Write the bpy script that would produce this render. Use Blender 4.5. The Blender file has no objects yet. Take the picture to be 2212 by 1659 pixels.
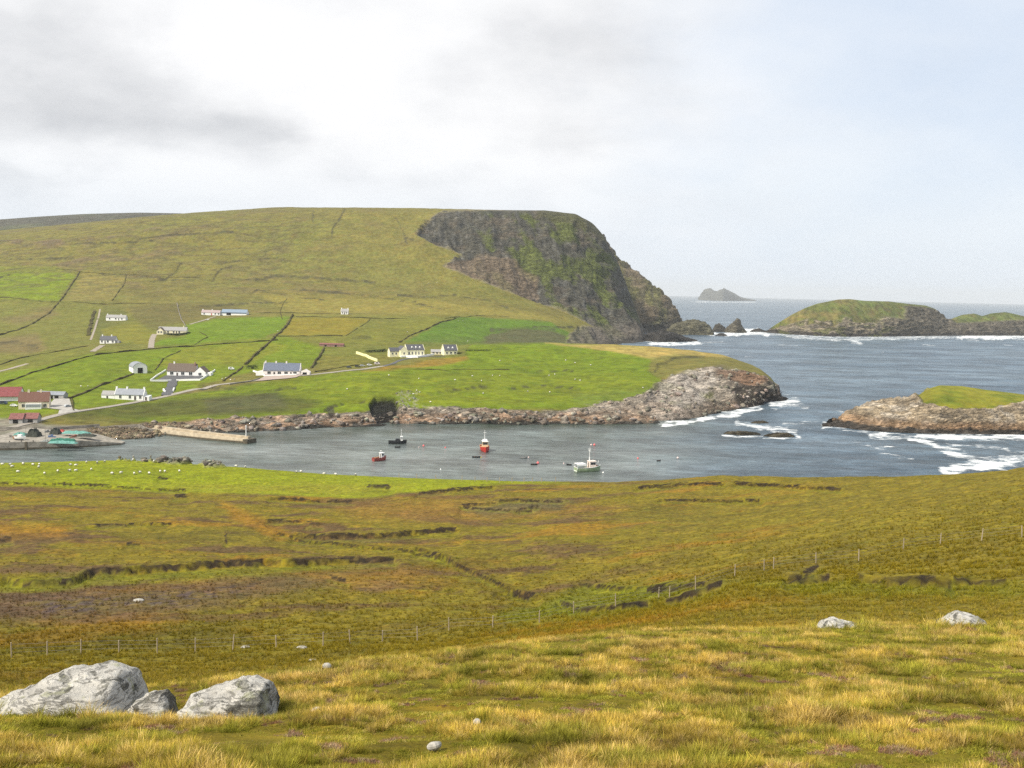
import bpy, math, random
import numpy as np
from mathutils import Matrix, Vector
from mathutils.bvhtree import BVHTree
random.seed(7); RNG = np.random.default_rng(11)
SC = bpy.context.scene
COL = SC.collection
R = math.radians

# ------------------------------------------------------------------ camera
DW, DH, FD = 2212.0, 1659.0, 2124.8      # measuring grid laid over the view, focal length in its units
HC = 85.0
HAZE = 4.3e-5
PITCH, ROLL = 5.5, 1.39
camd = bpy.data.cameras.new('camera'); cam = bpy.data.objects.new('camera', camd); COL.objects.link(cam)
camd.sensor_width = 36.0; camd.sensor_fit = 'HORIZONTAL'
camd.lens = 36.0 * FD / DW
camd.clip_start = 0.1; camd.clip_end = 120000
CM = Matrix.Rotation(R(90 - PITCH), 4, 'X') @ Matrix.Rotation(R(ROLL), 4, 'Z')
CM.translation = (0, 0, HC)
cam.matrix_world = CM
SC.camera = cam

# ------------------------------------------------------------------ light
SUN_EL, SUN_AZ = 46.0, -128.0     # azimuth from +Y, negative = left of the view and behind
SUN_DIR = Vector((math.sin(R(SUN_AZ)) * math.cos(R(SUN_EL)), math.cos(R(SUN_AZ)) * math.cos(R(SUN_EL)), math.sin(R(SUN_EL))))
sund = bpy.data.lights.new('sun', 'SUN'); sun = bpy.data.objects.new('sun', sund); COL.objects.link(sun)
sund.energy = 4.2; sund.angle = R(4); sund.color = (1.0, 0.94, 0.82)
sun.rotation_euler = (-SUN_DIR).to_track_quat('-Z', 'Y').to_euler(); sun.location = (-300, -200, 700)
SC.view_settings.view_transform = 'Standard'; SC.view_settings.look = 'None'
SC.view_settings.exposure = 0.38; SC.view_settings.gamma = 1.0
SC.view_settings.use_curve_mapping = False
SC.cycles.max_bounces = 5; SC.cycles.diffuse_bounces = 2; SC.cycles.glossy_bounces = 2
SC.cycles.volume_bounces = 0; SC.cycles.transparent_max_bounces = 6
SC.cycles.use_denoising = False
SC.cycles.caustics_reflective = False; SC.cycles.caustics_refractive = False

class NT:
    """small helper that adds nodes and links them"""
    def __init__(s, tree): s.t = tree; s.n = tree.nodes; s.l = tree.links
    def new(s, typ, **kw):
        nd = s.n.new(typ)
        for k, v in kw.items(): setattr(nd, k, v)
        return nd
    def put(s, sock, v):
        if isinstance(v, bpy.types.NodeSocket): s.l.new(v, sock)
        elif v is not None:
            try: sock.default_value = v
            except Exception: sock.default_value = (*v, 1.0)
    def math(s, op, a, b=None, c=None, clamp=False):
        nd = s.new('ShaderNodeMath', operation=op); nd.use_clamp = clamp
        s.put(nd.inputs[0], a)
        if b is not None: s.put(nd.inputs[1], b)
        if c is not None: s.put(nd.inputs[2], c)
        return nd.outputs[0]
    def mix(s, f, a, b, mode='MIX'):
        nd = s.new('ShaderNodeMix', data_type='RGBA', blend_type=mode)
        s.put(nd.inputs[0], f); s.put(nd.inputs[6], a if not isinstance(a, tuple) else (*a, 1.0)[:4]); s.put(nd.inputs[7], b if not isinstance(b, tuple) else (*b, 1.0)[:4])
        return nd.outputs[2]
    def mixf(s, f, a, b):
        nd = s.new('ShaderNodeMix', data_type='FLOAT')
        s.put(nd.inputs[0], f); s.put(nd.inputs[2], a); s.put(nd.inputs[3], b)
        return nd.outputs[0]
    def ss(s, v, lo, hi, a=0.0, b=1.0):
        nd = s.new('ShaderNodeMapRange', interpolation_type='SMOOTHSTEP')
        s.put(nd.inputs[0], v); nd.inputs[1].default_value = lo; nd.inputs[2].default_value = hi
        nd.inputs[3].default_value = a; nd.inputs[4].default_value = b
        return nd.outputs[0]
    def noise(s, vec, scale, detail=4, rough=0.55, dist=0.0, dim='3D'):
        nd = s.new('ShaderNodeTexNoise', noise_dimensions=dim)
        s.put(nd.inputs['Vector'], vec); nd.inputs['Scale'].default_value = scale
        nd.inputs['Detail'].default_value = detail; nd.inputs['Roughness'].default_value = rough
        nd.inputs['Distortion'].default_value = dist
        return nd.outputs['Fac']
    def map(s, vec, scale=(1, 1, 1), rot=(0, 0, 0), loc=(0, 0, 0)):
        nd = s.new('ShaderNodeMapping'); s.put(nd.inputs[0], vec)
        nd.inputs['Scale'].default_value = scale; nd.inputs['Rotation'].default_value = rot; nd.inputs['Location'].default_value = loc
        return nd.outputs[0]

# ------------------------------------------------------------------ sky
def pix_dir(x, y):
    v = CM.to_3x3() @ Vector(((x - DW / 2) / FD, -(y - DH / 2) / FD, -1.0))
    return v
w = bpy.data.worlds.new('World'); SC.world = w; w.use_nodes = True
w.node_tree.nodes.clear(); g = NT(w.node_tree)
tc = g.new('ShaderNodeTexCoord').outputs['Generated']
sep = g.new('ShaderNodeSeparateXYZ'); g.l.new(tc, sep.inputs[0]); dx, dy, dz = sep.outputs
zc = g.math('ADD', g.math('MAXIMUM', dz, 0.0), 0.34)
cmb = g.new('ShaderNodeCombineXYZ'); g.put(cmb.inputs[0], g.math('DIVIDE', dx, zc)); g.put(cmb.inputs[1], g.math('DIVIDE', dy, zc)); g.put(cmb.inputs[2], 0.0)
pl = cmb.outputs[0]
az = g.math('ARCTAN2', dx, dy); el = g.math('ARCSINE', dz)
wob = g.noise(pl, 2.6, 5, 0.55)
wob2 = g.noise(g.map(pl, loc=(9, 3, 1)), 2.4, 5, 0.55)
azw = g.math('ADD', az, g.math('MULTIPLY', g.math('SUBTRACT', wob, 0.5), 0.30))
elw = g.math('ADD', el, g.math('MULTIPLY', g.math('SUBTRACT', wob2, 0.5), 0.10))
def blob(x, y, sx, sy, amp):
    d = pix_dir(x, y); a0 = math.atan2(d.x, d.y); e0 = math.atan2(d.z, math.hypot(d.x, d.y))
    q = g.math('ADD', g.math('POWER', g.math('DIVIDE', g.math('ABSOLUTE', g.math('SUBTRACT', azw, a0)), sx / FD), 2.0),
               g.math('POWER', g.math('DIVIDE', g.math('ABSOLUTE', g.math('SUBTRACT', elw, e0)), sy / FD), 2.0))
    return g.math('MULTIPLY', g.math('EXPONENT', g.math('MULTIPLY', q, -1.0)), amp)
dens = g.math('ADD', g.math('MULTIPLY', g.math('SUBTRACT', g.noise(pl, 1.9, 8, 0.56), 0.5), 1.35), 0.10)
for b in [(100, 190, 330, 130, 0.22), (330, 255, 330, 80, 0.16), (560, 285, 170, 45, 0.30), (-20, 385, 140, 35, 0.36), (560, 215, 140, 80, 0.16),
          (1340, 150, 190, 70, 0.24), (1500, 290, 330, 48, 0.25), (1180, 60, 330, 60, 0.16), (860, 390, 200, 26, 0.14), (60, 30, 260, 60, 0.12),
          (450, 90, 110, 110, -0.4), (720, 190, 170, 150, -0.3), (240, 370, 170, 50, -0.4), (900, 300, 300, 60, -0.2), (1800, 200, 330, 200, -0.1)]:
    dens = g.math('ADD', dens, blob(*b))
sky = g.new('ShaderNodeTexSky', sky_type='NISHITA'); sky.sun_disc = False
sky.sun_elevation = R(SUN_EL); sky.sun_rotation = math.atan2(SUN_DIR.x, SUN_DIR.y)
skyc = g.mix(1.0, sky.outputs[0], (0.10, 0.10, 0.10), 'MULTIPLY')
dens = g.math('ADD', dens, g.math('MULTIPLY', g.math('SUBTRACT', g.noise(g.map(pl, loc=(2, 5, 0)), 5.0, 7, 0.62), 0.5), 0.55))
cloudc = g.mix(g.ss(dens, -0.15, 0.85), (0.80, 0.80, 0.805), (0.49, 0.50, 0.52))
thin = g.mix(g.ss(g.noise(g.map(pl, loc=(4, 4, 0)), 0.9, 6, 0.6), 0.35, 0.7), (0.52, 0.61, 0.74), (0.70, 0.74, 0.79))
# the cloud sheet thins out over the open sea (to the right)
right = g.ss(g.math('ADD', az, g.math('MULTIPLY', g.math('SUBTRACT', wob, 0.5), 0.35)), 0.02, 0.34)
cloudc = g.mix(g.math('MULTIPLY', right, 0.8), cloudc, thin)
cover = g.mixf(right, 0.97, 0.86)
skyc = g.mix(cover, skyc, cloudc)
low = g.ss(el, 0.0, 0.16)
skyc = g.mix(low, g.mix(0.75, skyc, (0.61, 0.67, 0.74)), skyc)
skyc = g.mix(g.ss(dz, -0.10, -0.005), (0.12, 0.15, 0.17), skyc)
bg = g.new('ShaderNodeBackground'); g.put(bg.inputs[0], skyc); bg.inputs[1].default_value = 1.0
wo = g.new('ShaderNodeOutputWorld'); g.l.new(bg.outputs[0], wo.inputs[0])

# ------------------------------------------------------------------ helpers: measuring
MR = np.array(CM.to_3x3()); CAMP = np.array([0, 0, HC])
def ray(x, y):
    v = np.array([(x - DW / 2) / FD, -(y - DH / 2) / FD, -1.0]); return MR @ v
def at(x, y, Y):
    d = ray(x, y); return CAMP + d * (Y / d[1])
def sea(x, y, z=0.0):
    d = ray(x, y); t = (z - HC) / d[2]; return CAMP + d * t
def at_z(x, z, Y):
    y = 650.0
    for _ in range(6):
        p = at(x, y, Y); y += (p[2] - z) * FD / Y
    return at(x, y, Y)
def proj(P):
    q = (P - CAMP) @ MR
    dep = np.where(-q[..., 2] < 0.05, 0.05, -q[..., 2])
    return DW / 2 + FD * q[..., 0] / dep, DH / 2 - FD * q[..., 1] / dep

# ------------------------------------------------------------------ helpers: noise
_perm = RNG.permutation(512).astype(np.int64)
_perm = np.concatenate([_perm, _perm, _perm])
_ga = RNG.random(512) * 2 * np.pi; _gx = np.cos(_ga); _gy = np.sin(_ga)
def pn(x, y):
    xi = np.floor(x).astype(np.int64); yi = np.floor(y).astype(np.int64)
    xf = x - xi; yf = y - yi; xi &= 511; yi &= 511
    u = xf * xf * xf * (xf * (xf * 6 - 15) + 10); v = yf * yf * yf * (yf * (yf * 6 - 15) + 10)
    def gr(ix, iy, fx, fy):
        h = _perm[_perm[ix & 511] + (iy & 511)] & 511
        return _gx[h] * fx + _gy[h] * fy
    a = gr(xi, yi, xf, yf); b = gr(xi + 1, yi, xf - 1, yf); c = gr(xi, yi + 1, xf, yf - 1); d = gr(xi + 1, yi + 1, xf - 1, yf - 1)
    return 1.5 * ((a + (b - a) * u) * (1 - v) + (c + (d - c) * u) * v)
def fbm(x, y, o=4, gain=0.5):
    s = 0; a = 1.0; t = 0
    for i in range(o):
        s = s + a * pn(x * 2 ** i + 17.3 * i, y * 2 ** i + 5.1 * i); t += a; a *= gain
    return s / t * 1.6
def ridge(x, y, o=4, gain=0.5):
    s = 0; a = 1.0; t = 0
    for i in range(o):
        s = s + a * (1 - 2 * np.abs(pn(x * 2 ** i + 31.7 * i, y * 2 ** i + 8.9 * i))); t += a; a *= gain
    return s / t
def strata(q):
    """ledges of layered rock: a saw that rises slowly and breaks off"""
    f = q - np.floor(q); return np.where(f < 0.75, f / 0.75, (1 - f) / 0.25)
def layer_tone(q, seed=0.0):
    k = np.floor(q); v = np.sin(k * 12.9898 + seed) * 43758.5453; return v - np.floor(v)
def sst(v, lo, hi):
    t = np.clip((v - lo) / (hi - lo), 0, 1); return t * t * (3 - 2 * t)
def mixc(c, col, m):
    return c + (np.asarray(col, float) - c) * m[..., None]

# ------------------------------------------------------------------ helpers: objects
def link(o): COL.objects.link(o); return o
def tag(o, label=None, cat=None, group=None, kind=None):
    if label: o['label'] = label
    if cat: o['category'] = cat
    if group: o['group'] = group
    if kind: o['kind'] = kind
    return o
def mesh_obj(name, verts, faces, mats=None, parent=None, smooth=False, fm=None):
    me = bpy.data.meshes.new(name)
    me.from_pydata([tuple(map(float, v)) for v in verts], [], [tuple(map(int, f)) for f in faces])
    if mats:
        for m in (mats if isinstance(mats, (list, tuple)) else [mats]): me.materials.append(m)
    if fm is not None: me.polygons.foreach_set('material_index', fm)
    if smooth: me.polygons.foreach_set('use_smooth', [True] * len(me.polygons))
    me.update()
    o = link(bpy.data.objects.new(name, me))
    if parent: o.parent = parent
    return o
def grid_obj(name, P, mat, attrs=None, smooth=True, mask=None):
    rr, cc = P.shape[:2]
    me = bpy.data.meshes.new(name)
    me.vertices.add(rr * cc); me.vertices.foreach_set('co', P.reshape(-1).astype(np.float32))
    i = np.arange(rr - 1)[:, None] * cc + np.arange(cc - 1)[None, :]
    q = np.stack([i, i + 1, i + cc + 1, i + cc], -1).reshape(-1, 4)
    if mask is not None: q = q[mask.reshape(-1)]
    n = len(q)
    me.loops.add(n * 4); me.polygons.add(n)
    me.loops.foreach_set('vertex_index', q.reshape(-1).astype(np.int32))
    me.polygons.foreach_set('loop_start', np.arange(0, n * 4, 4, dtype=np.int32))
    me.polygons.foreach_set('use_smooth', np.full(n, smooth, dtype=bool))
    for k, v in (attrs or {}).items():
        if v.ndim == 3:
            a = me.attributes.new(k, 'FLOAT_COLOR', 'POINT')
            c4 = np.ones((rr * cc, 4), np.float32); c4[:, :3] = v.reshape(-1, 3); a.data.foreach_set('color', c4.reshape(-1))
        else:
            a = me.attributes.new(k, 'FLOAT', 'POINT'); a.data.foreach_set('value', v.reshape(-1).astype(np.float32))
    me.materials.append(mat); me.update(calc_edges=True)
    return link(bpy.data.objects.new(name, me))

C0 = 15.0      # the columns of the land fan out from 15 m behind the camera
def curve_cols(pts, cols):
    A, Y, Z = [], [], []
    for p in pts:
        if len(p) == 2: q = sea(p[0], p[1])
        elif len(p) == 4: q = at_z(p[0], p[3], p[2])
        else: q = at(*p)
        A.append(q[0] / (q[1] + C0)); Y.append(q[1]); Z.append(q[2])
    A = np.array(A); o = np.argsort(A)
    return np.interp(cols, A[o], np.array(Y)[o]), np.interp(cols, A[o], np.array(Z)[o])
def smooth_cols(v, k):
    if k < 1: return v
    ker = np.exp(-0.5 * (np.arange(-3 * k, 3 * k + 1) / k) ** 2); ker /= ker.sum()
    return np.convolve(np.pad(v, 3 * k, mode='edge'), ker, 'valid')
def loft(curves, cols, rows, sm=4):
    """curves: one list of points per contour, near to far; rows: rows between two contours"""
    KY, KZ = [], []
    for c in curves:
        y, z = c if isinstance(c, tuple) else curve_cols(c, cols)
        KY.append(smooth_cols(y, sm)); KZ.append(smooth_cols(z, sm))
    KY = np.array(KY); KZ = np.array(KZ)
    def slopes(K):
        d = np.diff(K, axis=0); m = np.zeros_like(K)
        a, b = d[:-1], d[1:]; ok = a * b > 0
        m[1:-1] = np.where(ok, 2 * a * b / np.where(ok, a + b, 1), 0); m[0] = d[0]; m[-1] = d[-1]
        return m
    MY, MZ = slopes(KY), slopes(KZ); out, T = [], []
    for k in range(len(curves) - 1):
        n = rows[k]; last = k == len(curves) - 2
        for t in np.linspace(0, 1, n + 1)[: n + 1 if last else n]:
            h00 = 2 * t ** 3 - 3 * t ** 2 + 1; h10 = t ** 3 - 2 * t ** 2 + t; h01 = -2 * t ** 3 + 3 * t ** 2; h11 = t ** 3 - t ** 2
            y = h00 * KY[k] + h10 * MY[k] + h01 * KY[k + 1] + h11 * MY[k + 1]
            z = h00 * KZ[k] + h10 * MZ[k] + h01 * KZ[k + 1] + h11 * MZ[k + 1]
            out.append(np.stack([cols * (y + C0), y, z], -1)); T.append(np.full(len(cols), k + t))
    return np.array(out), np.array(T)
def normals(P):
    du = np.gradient(P, axis=1); dv = np.gradient(P, axis=0)
    n = np.cross(du, dv); l = np.linalg.norm(n, axis=-1, keepdims=True); return n / np.maximum(l, 1e-9)
def inpoly(u, v, poly):
    poly = np.array(poly, float); res = np.zeros(u.shape, bool); x0, y0 = poly[-1]
    for x1, y1 in poly:
        c = ((y1 > v) != (y0 > v)) & (u < (x0 - x1) * (v - y1) / ((y0 - y1) if y0 != y1 else 1e-9) + x1)
        res ^= c; x0, y0 = x1, y1
    return res
def polymask(u, v, poly, soft=4.0):
    """soft inside mask of a polygon"""
    a = np.array(poly, float); lo = a.min(0) - 3 * soft; hi = a.max(0) + 3 * soft
    m = np.zeros(u.shape); sel = (u > lo[0]) & (u < hi[0]) & (v > lo[1]) & (v < hi[1])
    if not sel.any(): return m
    uu, vv = u[sel], v[sel]; ins = inpoly(uu, vv, poly)
    d = linedist(uu, vv, list(poly) + [poly[0]])[0]
    m[sel] = sst(np.where(ins, d, -d), -soft, soft); return m
def linedist(u, v, line):
    best = np.full(u.shape, 1e9); sgn = np.zeros(u.shape)
    for (x0, y0), (x1, y1) in zip(line[:-1], line[1:]):
        L2 = (x1 - x0) ** 2 + (y1 - y0) ** 2 + 1e-9
        t = np.clip(((u - x0) * (x1 - x0) + (v - y0) * (y1 - y0)) / L2, 0, 1)
        ex = u - (x0 + t * (x1 - x0)); ey = v - (y0 + t * (y1 - y0)); d = np.hypot(ex, ey)
        b = d < best; best = np.where(b, d, best); sgn = np.where(b, ey, sgn)
    return best, sgn

# ------------------------------------------------------------------ materials
def new_mat(name):
    m = bpy.data.materials.new(name); m.use_nodes = True; m.node_tree.nodes.clear()
    return m, NT(m.node_tree)
def finish(g, col, rough, bump=None, bstr=0.5, bdist=1.0, spec=0.2, normal=None, metal=0.0):
    p = g.new('ShaderNodeBsdfPrincipled'); g.put(p.inputs['Base Color'], col); g.put(p.inputs['Roughness'], rough)
    p.inputs['Specular IOR Level'].default_value = spec; p.inputs['Metallic'].default_value = metal
    if bump is not None:
        b = g.new('ShaderNodeBump'); b.inputs['Strength'].default_value = bstr; g.put(b.inputs['Distance'], bdist)
        g.put(b.inputs['Height'], bump); g.l.new(b.outputs[0], p.inputs['Normal'])
    o = g.new('ShaderNodeOutputMaterial'); g.l.new(p.outputs[0], o.inputs[0]); return p
def land_material(name, fine, grass_bump, rock_scale, rock_bump, con=1.0):
    """colour from the painted ground attribute, broken up by noise; 'rock' attribute adds cracked stone"""
    m, g = new_mat(name)
    obj = g.new('ShaderNodeTexCoord').outputs['Object']
    col = g.new('ShaderNodeAttribute', attribute_name='ground').outputs['Color']
    rk = g.new('ShaderNodeAttribute', attribute_name='rock').outputs['Fac']
    n1 = g.noise(obj, fine, 9, 0.68); n2 = g.noise(g.map(obj, loc=(31, 7, 3)), fine * 0.22, 7, 0.6)
    k = g.math('MULTIPLY', g.ss(n1, 0.25, 0.75, 1 - 0.55 * con, 1 + 0.5 * con), g.ss(n2, 0.3, 0.7, 1 - 0.22 * con, 1 + 0.22 * con))
    gc = g.mix(1.0, col, k, 'MULTIPLY')
    tint = g.noise(g.map(obj, loc=(3, 77, 9)), fine * 0.5, 8, 0.65)
    gc = g.mix(g.ss(tint, 0.5, 0.75, 0, 0.5), gc, g.mix(1.0, gc, (1.35, 1.02, 0.8), 'MULTIPLY'))
    gc = g.mix(g.ss(tint, 0.5, 0.28, 0, 0.5), gc, g.mix(1.0, gc, (0.72, 1.02, 0.9), 'MULTIPLY'))
    rv = g.map(obj, scale=(1, 1, 1.8), rot=(0.25, 0.35, 0.2))
    r1 = g.noise(rv, rock_scale, 9, 0.68, 0.6)
    r2 = g.noise(g.map(rv, scale=(0.35, 0.35, 1.5)), rock_scale * 1.7, 7, 0.66, 0.8)
    crack = g.ss(g.math('ABSOLUTE', g.math('SUBTRACT', r2, 0.5)), 0.0, 0.05)
    r3 = g.noise(g.map(obj, loc=(5, 5, 5)), rock_scale * 5.0, 6, 0.7)
    rc = g.mix(1.0, col, g.math('MULTIPLY', g.ss(r1, 0.28, 0.72, 0.42, 1.5), g.ss(r3, 0.3, 0.7, 0.70, 1.25)), 'MULTIPLY')
    rc = g.mix(g.ss(crack, 0.6, 0.0, 0, 0.55), rc, g.mix(1.0, rc, (0.45, 0.43, 0.42), 'MULTIPLY'))
    f = g.new('ShaderNodeMix', data_type='RGBA'); g.put(f.inputs[0], rk); g.put(f.inputs[6], gc); g.put(f.inputs[7], rc)
    h = g.mixf(rk, g.math('MULTIPLY', n1, grass_bump), g.math('MULTIPLY', g.math('ADD', g.math('ADD', r1, g.math('MULTIPLY', r3, 0.2)), g.math('MULTIPLY', crack, 0.18)), rock_bump))
    finish(g, f.outputs[2], 0.9, h, 0.8, 1.0, 0.12)
    return m
M_moor = land_material('moor grass', 1.1, 0.25, 1.2, 0.8)
M_far = land_material('far hill grass', 0.16, 0.8, 0.12, 5.0, 0.62)
M_isle = land_material('island turf and rock', 0.08, 2.0, 0.055, 12.0)
_mats = {}
def mat(name, col, rough=0.7, var=0.12, scale=2.0, spec=0.3, metal=0.0, bump=0.0):
    key = (name,)
    if key in _mats: return _mats[key]
    m, g = new_mat(name); obj = g.new('ShaderNodeTexCoord').outputs['Object']
    n = g.noise(obj, scale, 6, 0.62)
    c = g.mix(1.0, col, g.ss(n, 0.3, 0.7, 1 - var, 1 + var), 'MULTIPLY')
    finish(g, c, rough, n if bump else None, 0.6, bump or 1.0, spec, metal=metal); _mats[key] = m; return m

# ------------------------------------------------------------------ land 1: the moor the camera stands on
def K(*pts): return list(pts)
colsA = np.concatenate([np.linspace(-1.15, -0.58, 50)[:-1], np.linspace(-0.58, 0.58, 880), np.linspace(0.58, 1.15, 50)[1:]])
one = np.ones_like(colsA)
A_curves = [
    (one * -12, one * 85.2), (one * -4, one * 83.9), (one * 1.0, one * 83.2),
    K((-60, 1660, 6), (1100, 1662, 6), (2270, 1662, 6)),
    K((-60, 1560, 9.0), (600, 1545, 9.2), (1100, 1500, 9.8), (2270, 1470, 10.5)),
    K((-60, 1515, 11.5), (300, 1500, 11.5), (620, 1458, 12.5), (900, 1425, 13.5), (1150, 1395, 14.5), (1350, 1374, 16), (1650, 1362, 17.5), (1900, 1356, 18.5), (2270, 1352, 19)),
    K((-60, 1535, 26), (300, 1525, 26), (620, 1492, 27), (900, 1465, 28), (1150, 1440, 29), (1350, 1408, 30), (1900, 1375, 30), (2270, 1370, 30)),
    K((-60, 1470, 62), (300, 1462, 62), (700, 1440, 62), (1100, 1395, 62), (1400, 1350, 60), (1800, 1325, 58), (2270, 1315, 54)),
    K((-60, 1415, 84), (500, 1406, 85), (900, 1384, 88), (1064, 1365, 92), (1250, 1330, 93), (1446, 1288, 97), (1587, 1250, 99), (1855, 1240, 88), (2270, 1230, 78)),
    K((-60, 1340, 110), (500, 1330, 112), (900, 1310, 116), (1100, 1300, 122), (1350, 1275, 122), (1587, 1225, 118), (1855, 1200, 106), (2270, 1170, 92)),
    K((-60, 1210, 160), (500, 1205, 162), (1100, 1195, 166), (1587, 1160, 158), (1855, 1140, 140), (2270, 1100, 122)),
    K((-60, 1120, 212), (500, 1125, 214), (1100, 1120, 218), (1587, 1100, 205), (1855, 1080, 182), (2270, 1045, 155)),
    K((-60, 1045, 278), (400, 1062, 270), (700, 1072, 262), (1000, 1060, 265), (1300, 1062, 258), (1587, 1048, 245), (1855, 1046, 215), (2270, 1022, 180)),
    K((-80, 1001, 335), (0, 1000, 335), (270, 994, 338), (500, 1008, 336), (700, 1024, 332), (900, 1034, 326), (1150, 1042, 318), (1300, 1042, 308), (1420, 1039, 296), (1490, 1031, 282), (1560, 1026, 272), (1650, 1029, 262), (1750, 1030, 252), (1900, 1030, 240), (2000, 1030, 232), (2080, 1025, 224), (2140, 1019, 215), (2212, 1010, 206), (2290, 1000, 198)),
    K((-80, 1001, 372, 8), (700, 1000, 365, 7), (1150, 1000, 350, 9), (1560, 1000, 315, 13), (2000, 1000, 280, 17), (2290, 1000, 250, 19)),
    K((-80, 1001, 425, -8), (700, 1000, 412, -8), (1150, 1000, 400, -8), (1560, 1000, 390, -8), (2290, 1000, 370, -8)),
]
PA, TA = loft(A_curves, colsA, [4, 6, 14, 34, 40, 10, 16, 34, 34, 50, 50, 46, 54, 10, 8], sm=9)
X, Y = PA[..., 0], PA[..., 1]
relief = fbm(X / 22, Y / 16, 4) * 0.45 * sst(Y, 35, 120) * (1 - sst(Y, 285, 330)) + fbm(X / 5, Y / 3.5, 4) * 0.22 * sst(Y, 22, 70) * (1 - 0.6 * sst(Y, 200, 300)) + fbm(X / 1.3, Y / 1.1, 3) * 0.05
PA[..., 2] += relief
uA, vA = proj(PA)
nz1 = fbm(X / 30, Y / 18, 4); nz2 = fbm(X / 9 + 40, Y / 5 + 9, 4); nz3 = fbm(X / 60 - 9, Y / 34 + 3, 4); nz4 = fbm(X / 2.2, Y / 1.6 + 7, 4)
OLIVE = (0.150, 0.118, 0.011); GOLD = (0.235, 0.172, 0.018); ORANGE = (0.225, 0.118, 0.012); HEATH = (0.092, 0.054, 0.026); GREEN = (0.130, 0.135, 0.009); PEAT = (0.027, 0.018, 0.010)
DKGREEN = (0.078, 0.068, 0.010)
c = np.zeros(PA.shape) + np.array(OLIVE)
c = mixc(c, GOLD, sst(nz2 * 0.6 + nz3 * 0.7, 0.05, 0.6) * 0.7)
c = mixc(c, ORANGE, sst(nz1 + 0.25 * nz4, 0.15, 0.6) * 0.7 * (1 - sst(uA, 1500, 1900)))
c = mixc(c, DKGREEN, sst(nz3 + 0.5 * nz2, 0.1, 0.7) * 0.65)
c = mixc(c, HEATH, sst(fbm(X / 26 + 70, Y / 12, 4) + 0.3 * nz4, -0.02, 0.45) * 0.85 * (1 - sst(uA, 1200, 1600)) * sst(Y, 90, 120))
uw = uA + 22 * nz2; vw = vA + 7 * nz2 + 3 * nz4
def paint(c, col, m, a=1.0): return mixc(c, col, m * a)
c = paint(c, (0.098, 0.062, 0.040), polymask(uw, vw, [(-120, 1272), (150, 1272), (330, 1262), (560, 1240), (745, 1238), (745, 1252), (600, 1288), (420, 1322), (200, 1345), (-120, 1350)], 14), 0.6)
c = paint(c, (0.075, 0.055, 0.060), polymask(uw, vw, [(60, 1300), (400, 1275), (560, 1265), (400, 1310), (100, 1330)], 14) * sst(nz4, -0.1, 0.4), 0.8)
c = paint(c, (0.09, 0.058, 0.038), polymask(uw, vw, [(750, 1275), (800, 1258), (870, 1250), (880, 1262), (800, 1280)], 6), 0.8)
c = paint(c, ORANGE, polymask(uw, vw, [(0, 1135), (150, 1135), (140, 1160), (0, 1158)], 14), 0.8)
c = paint(c, ORANGE, polymask(uw, vw, [(470, 1080), (520, 1100), (650, 1160), (600, 1165), (500, 1120)], 10), 0.8)
c = paint(c, (0.20, 0.115, 0.018), polymask(uw, vw, [(620, 1230), (900, 1225), (980, 1260), (760, 1270)], 16), 0.7)
c = paint(c, (0.19, 0.108, 0.02), polymask(uw, vw, [(720, 1095), (950, 1070), (1150, 1090), (1350, 1100), (1000, 1125), (780, 1120)], 18), 0.75)
c = paint(c, (0.085, 0.078, 0.035), polymask(uw, vw, [(1000, 1095), (1080, 1080), (1230, 1080), (1200, 1100), (1050, 1112)], 10), 0.7)
c = paint(c, GREEN, polymask(uw, vw, [(1060, 1330), (1180, 1290), (1300, 1262), (1500, 1255), (1440, 1285), (1260, 1325), (1120, 1350)], 12), 0.85)
c = paint(c, GREEN, polymask(uw, vw, [(-120, 1258), (200, 1236), (700, 1214), (740, 1220), (400, 1245), (100, 1270), (-120, 1275)], 7), 0.6)
c = paint(c, GREEN, polymask(uw, vw, [(1560, 1262), (1750, 1255), (2260, 1262), (2260, 1290), (1800, 1285)], 12), 0.55)
c = paint(c, DKGREEN, polymask(uw, vw, [(0, 1360), (500, 1350), (560, 1390), (100, 1420), (0, 1420)], 20), 0.5)
c = paint(c, (0.185, 0.205, 0.006), polymask(uA + 10 * nz1, vA + 3 * nz2, [(-200, 970), (300, 960), (700, 990), (1000, 1015), (1230, 1043), (1090, 1046), (950, 1058), (770, 1076), (560, 1068), (400, 1063), (200, 1052), (0, 1043), (-200, 1040)], 4) * (TA < 13.6), 1.0)
c = paint(c, (0.135, 0.165, 0.007), polymask(uw, vw, [(-200, 1010), (250, 1008), (450, 1030), (-200, 1030)], 10), 0.6)
c = paint(c, (0.20, 0.175, 0.018), polymask(uw, vw, [(300, 1050), (700, 1045), (900, 1050), (760, 1068), (420, 1060)], 9), 0.6)
rockA = np.zeros(Y.shape)
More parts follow.
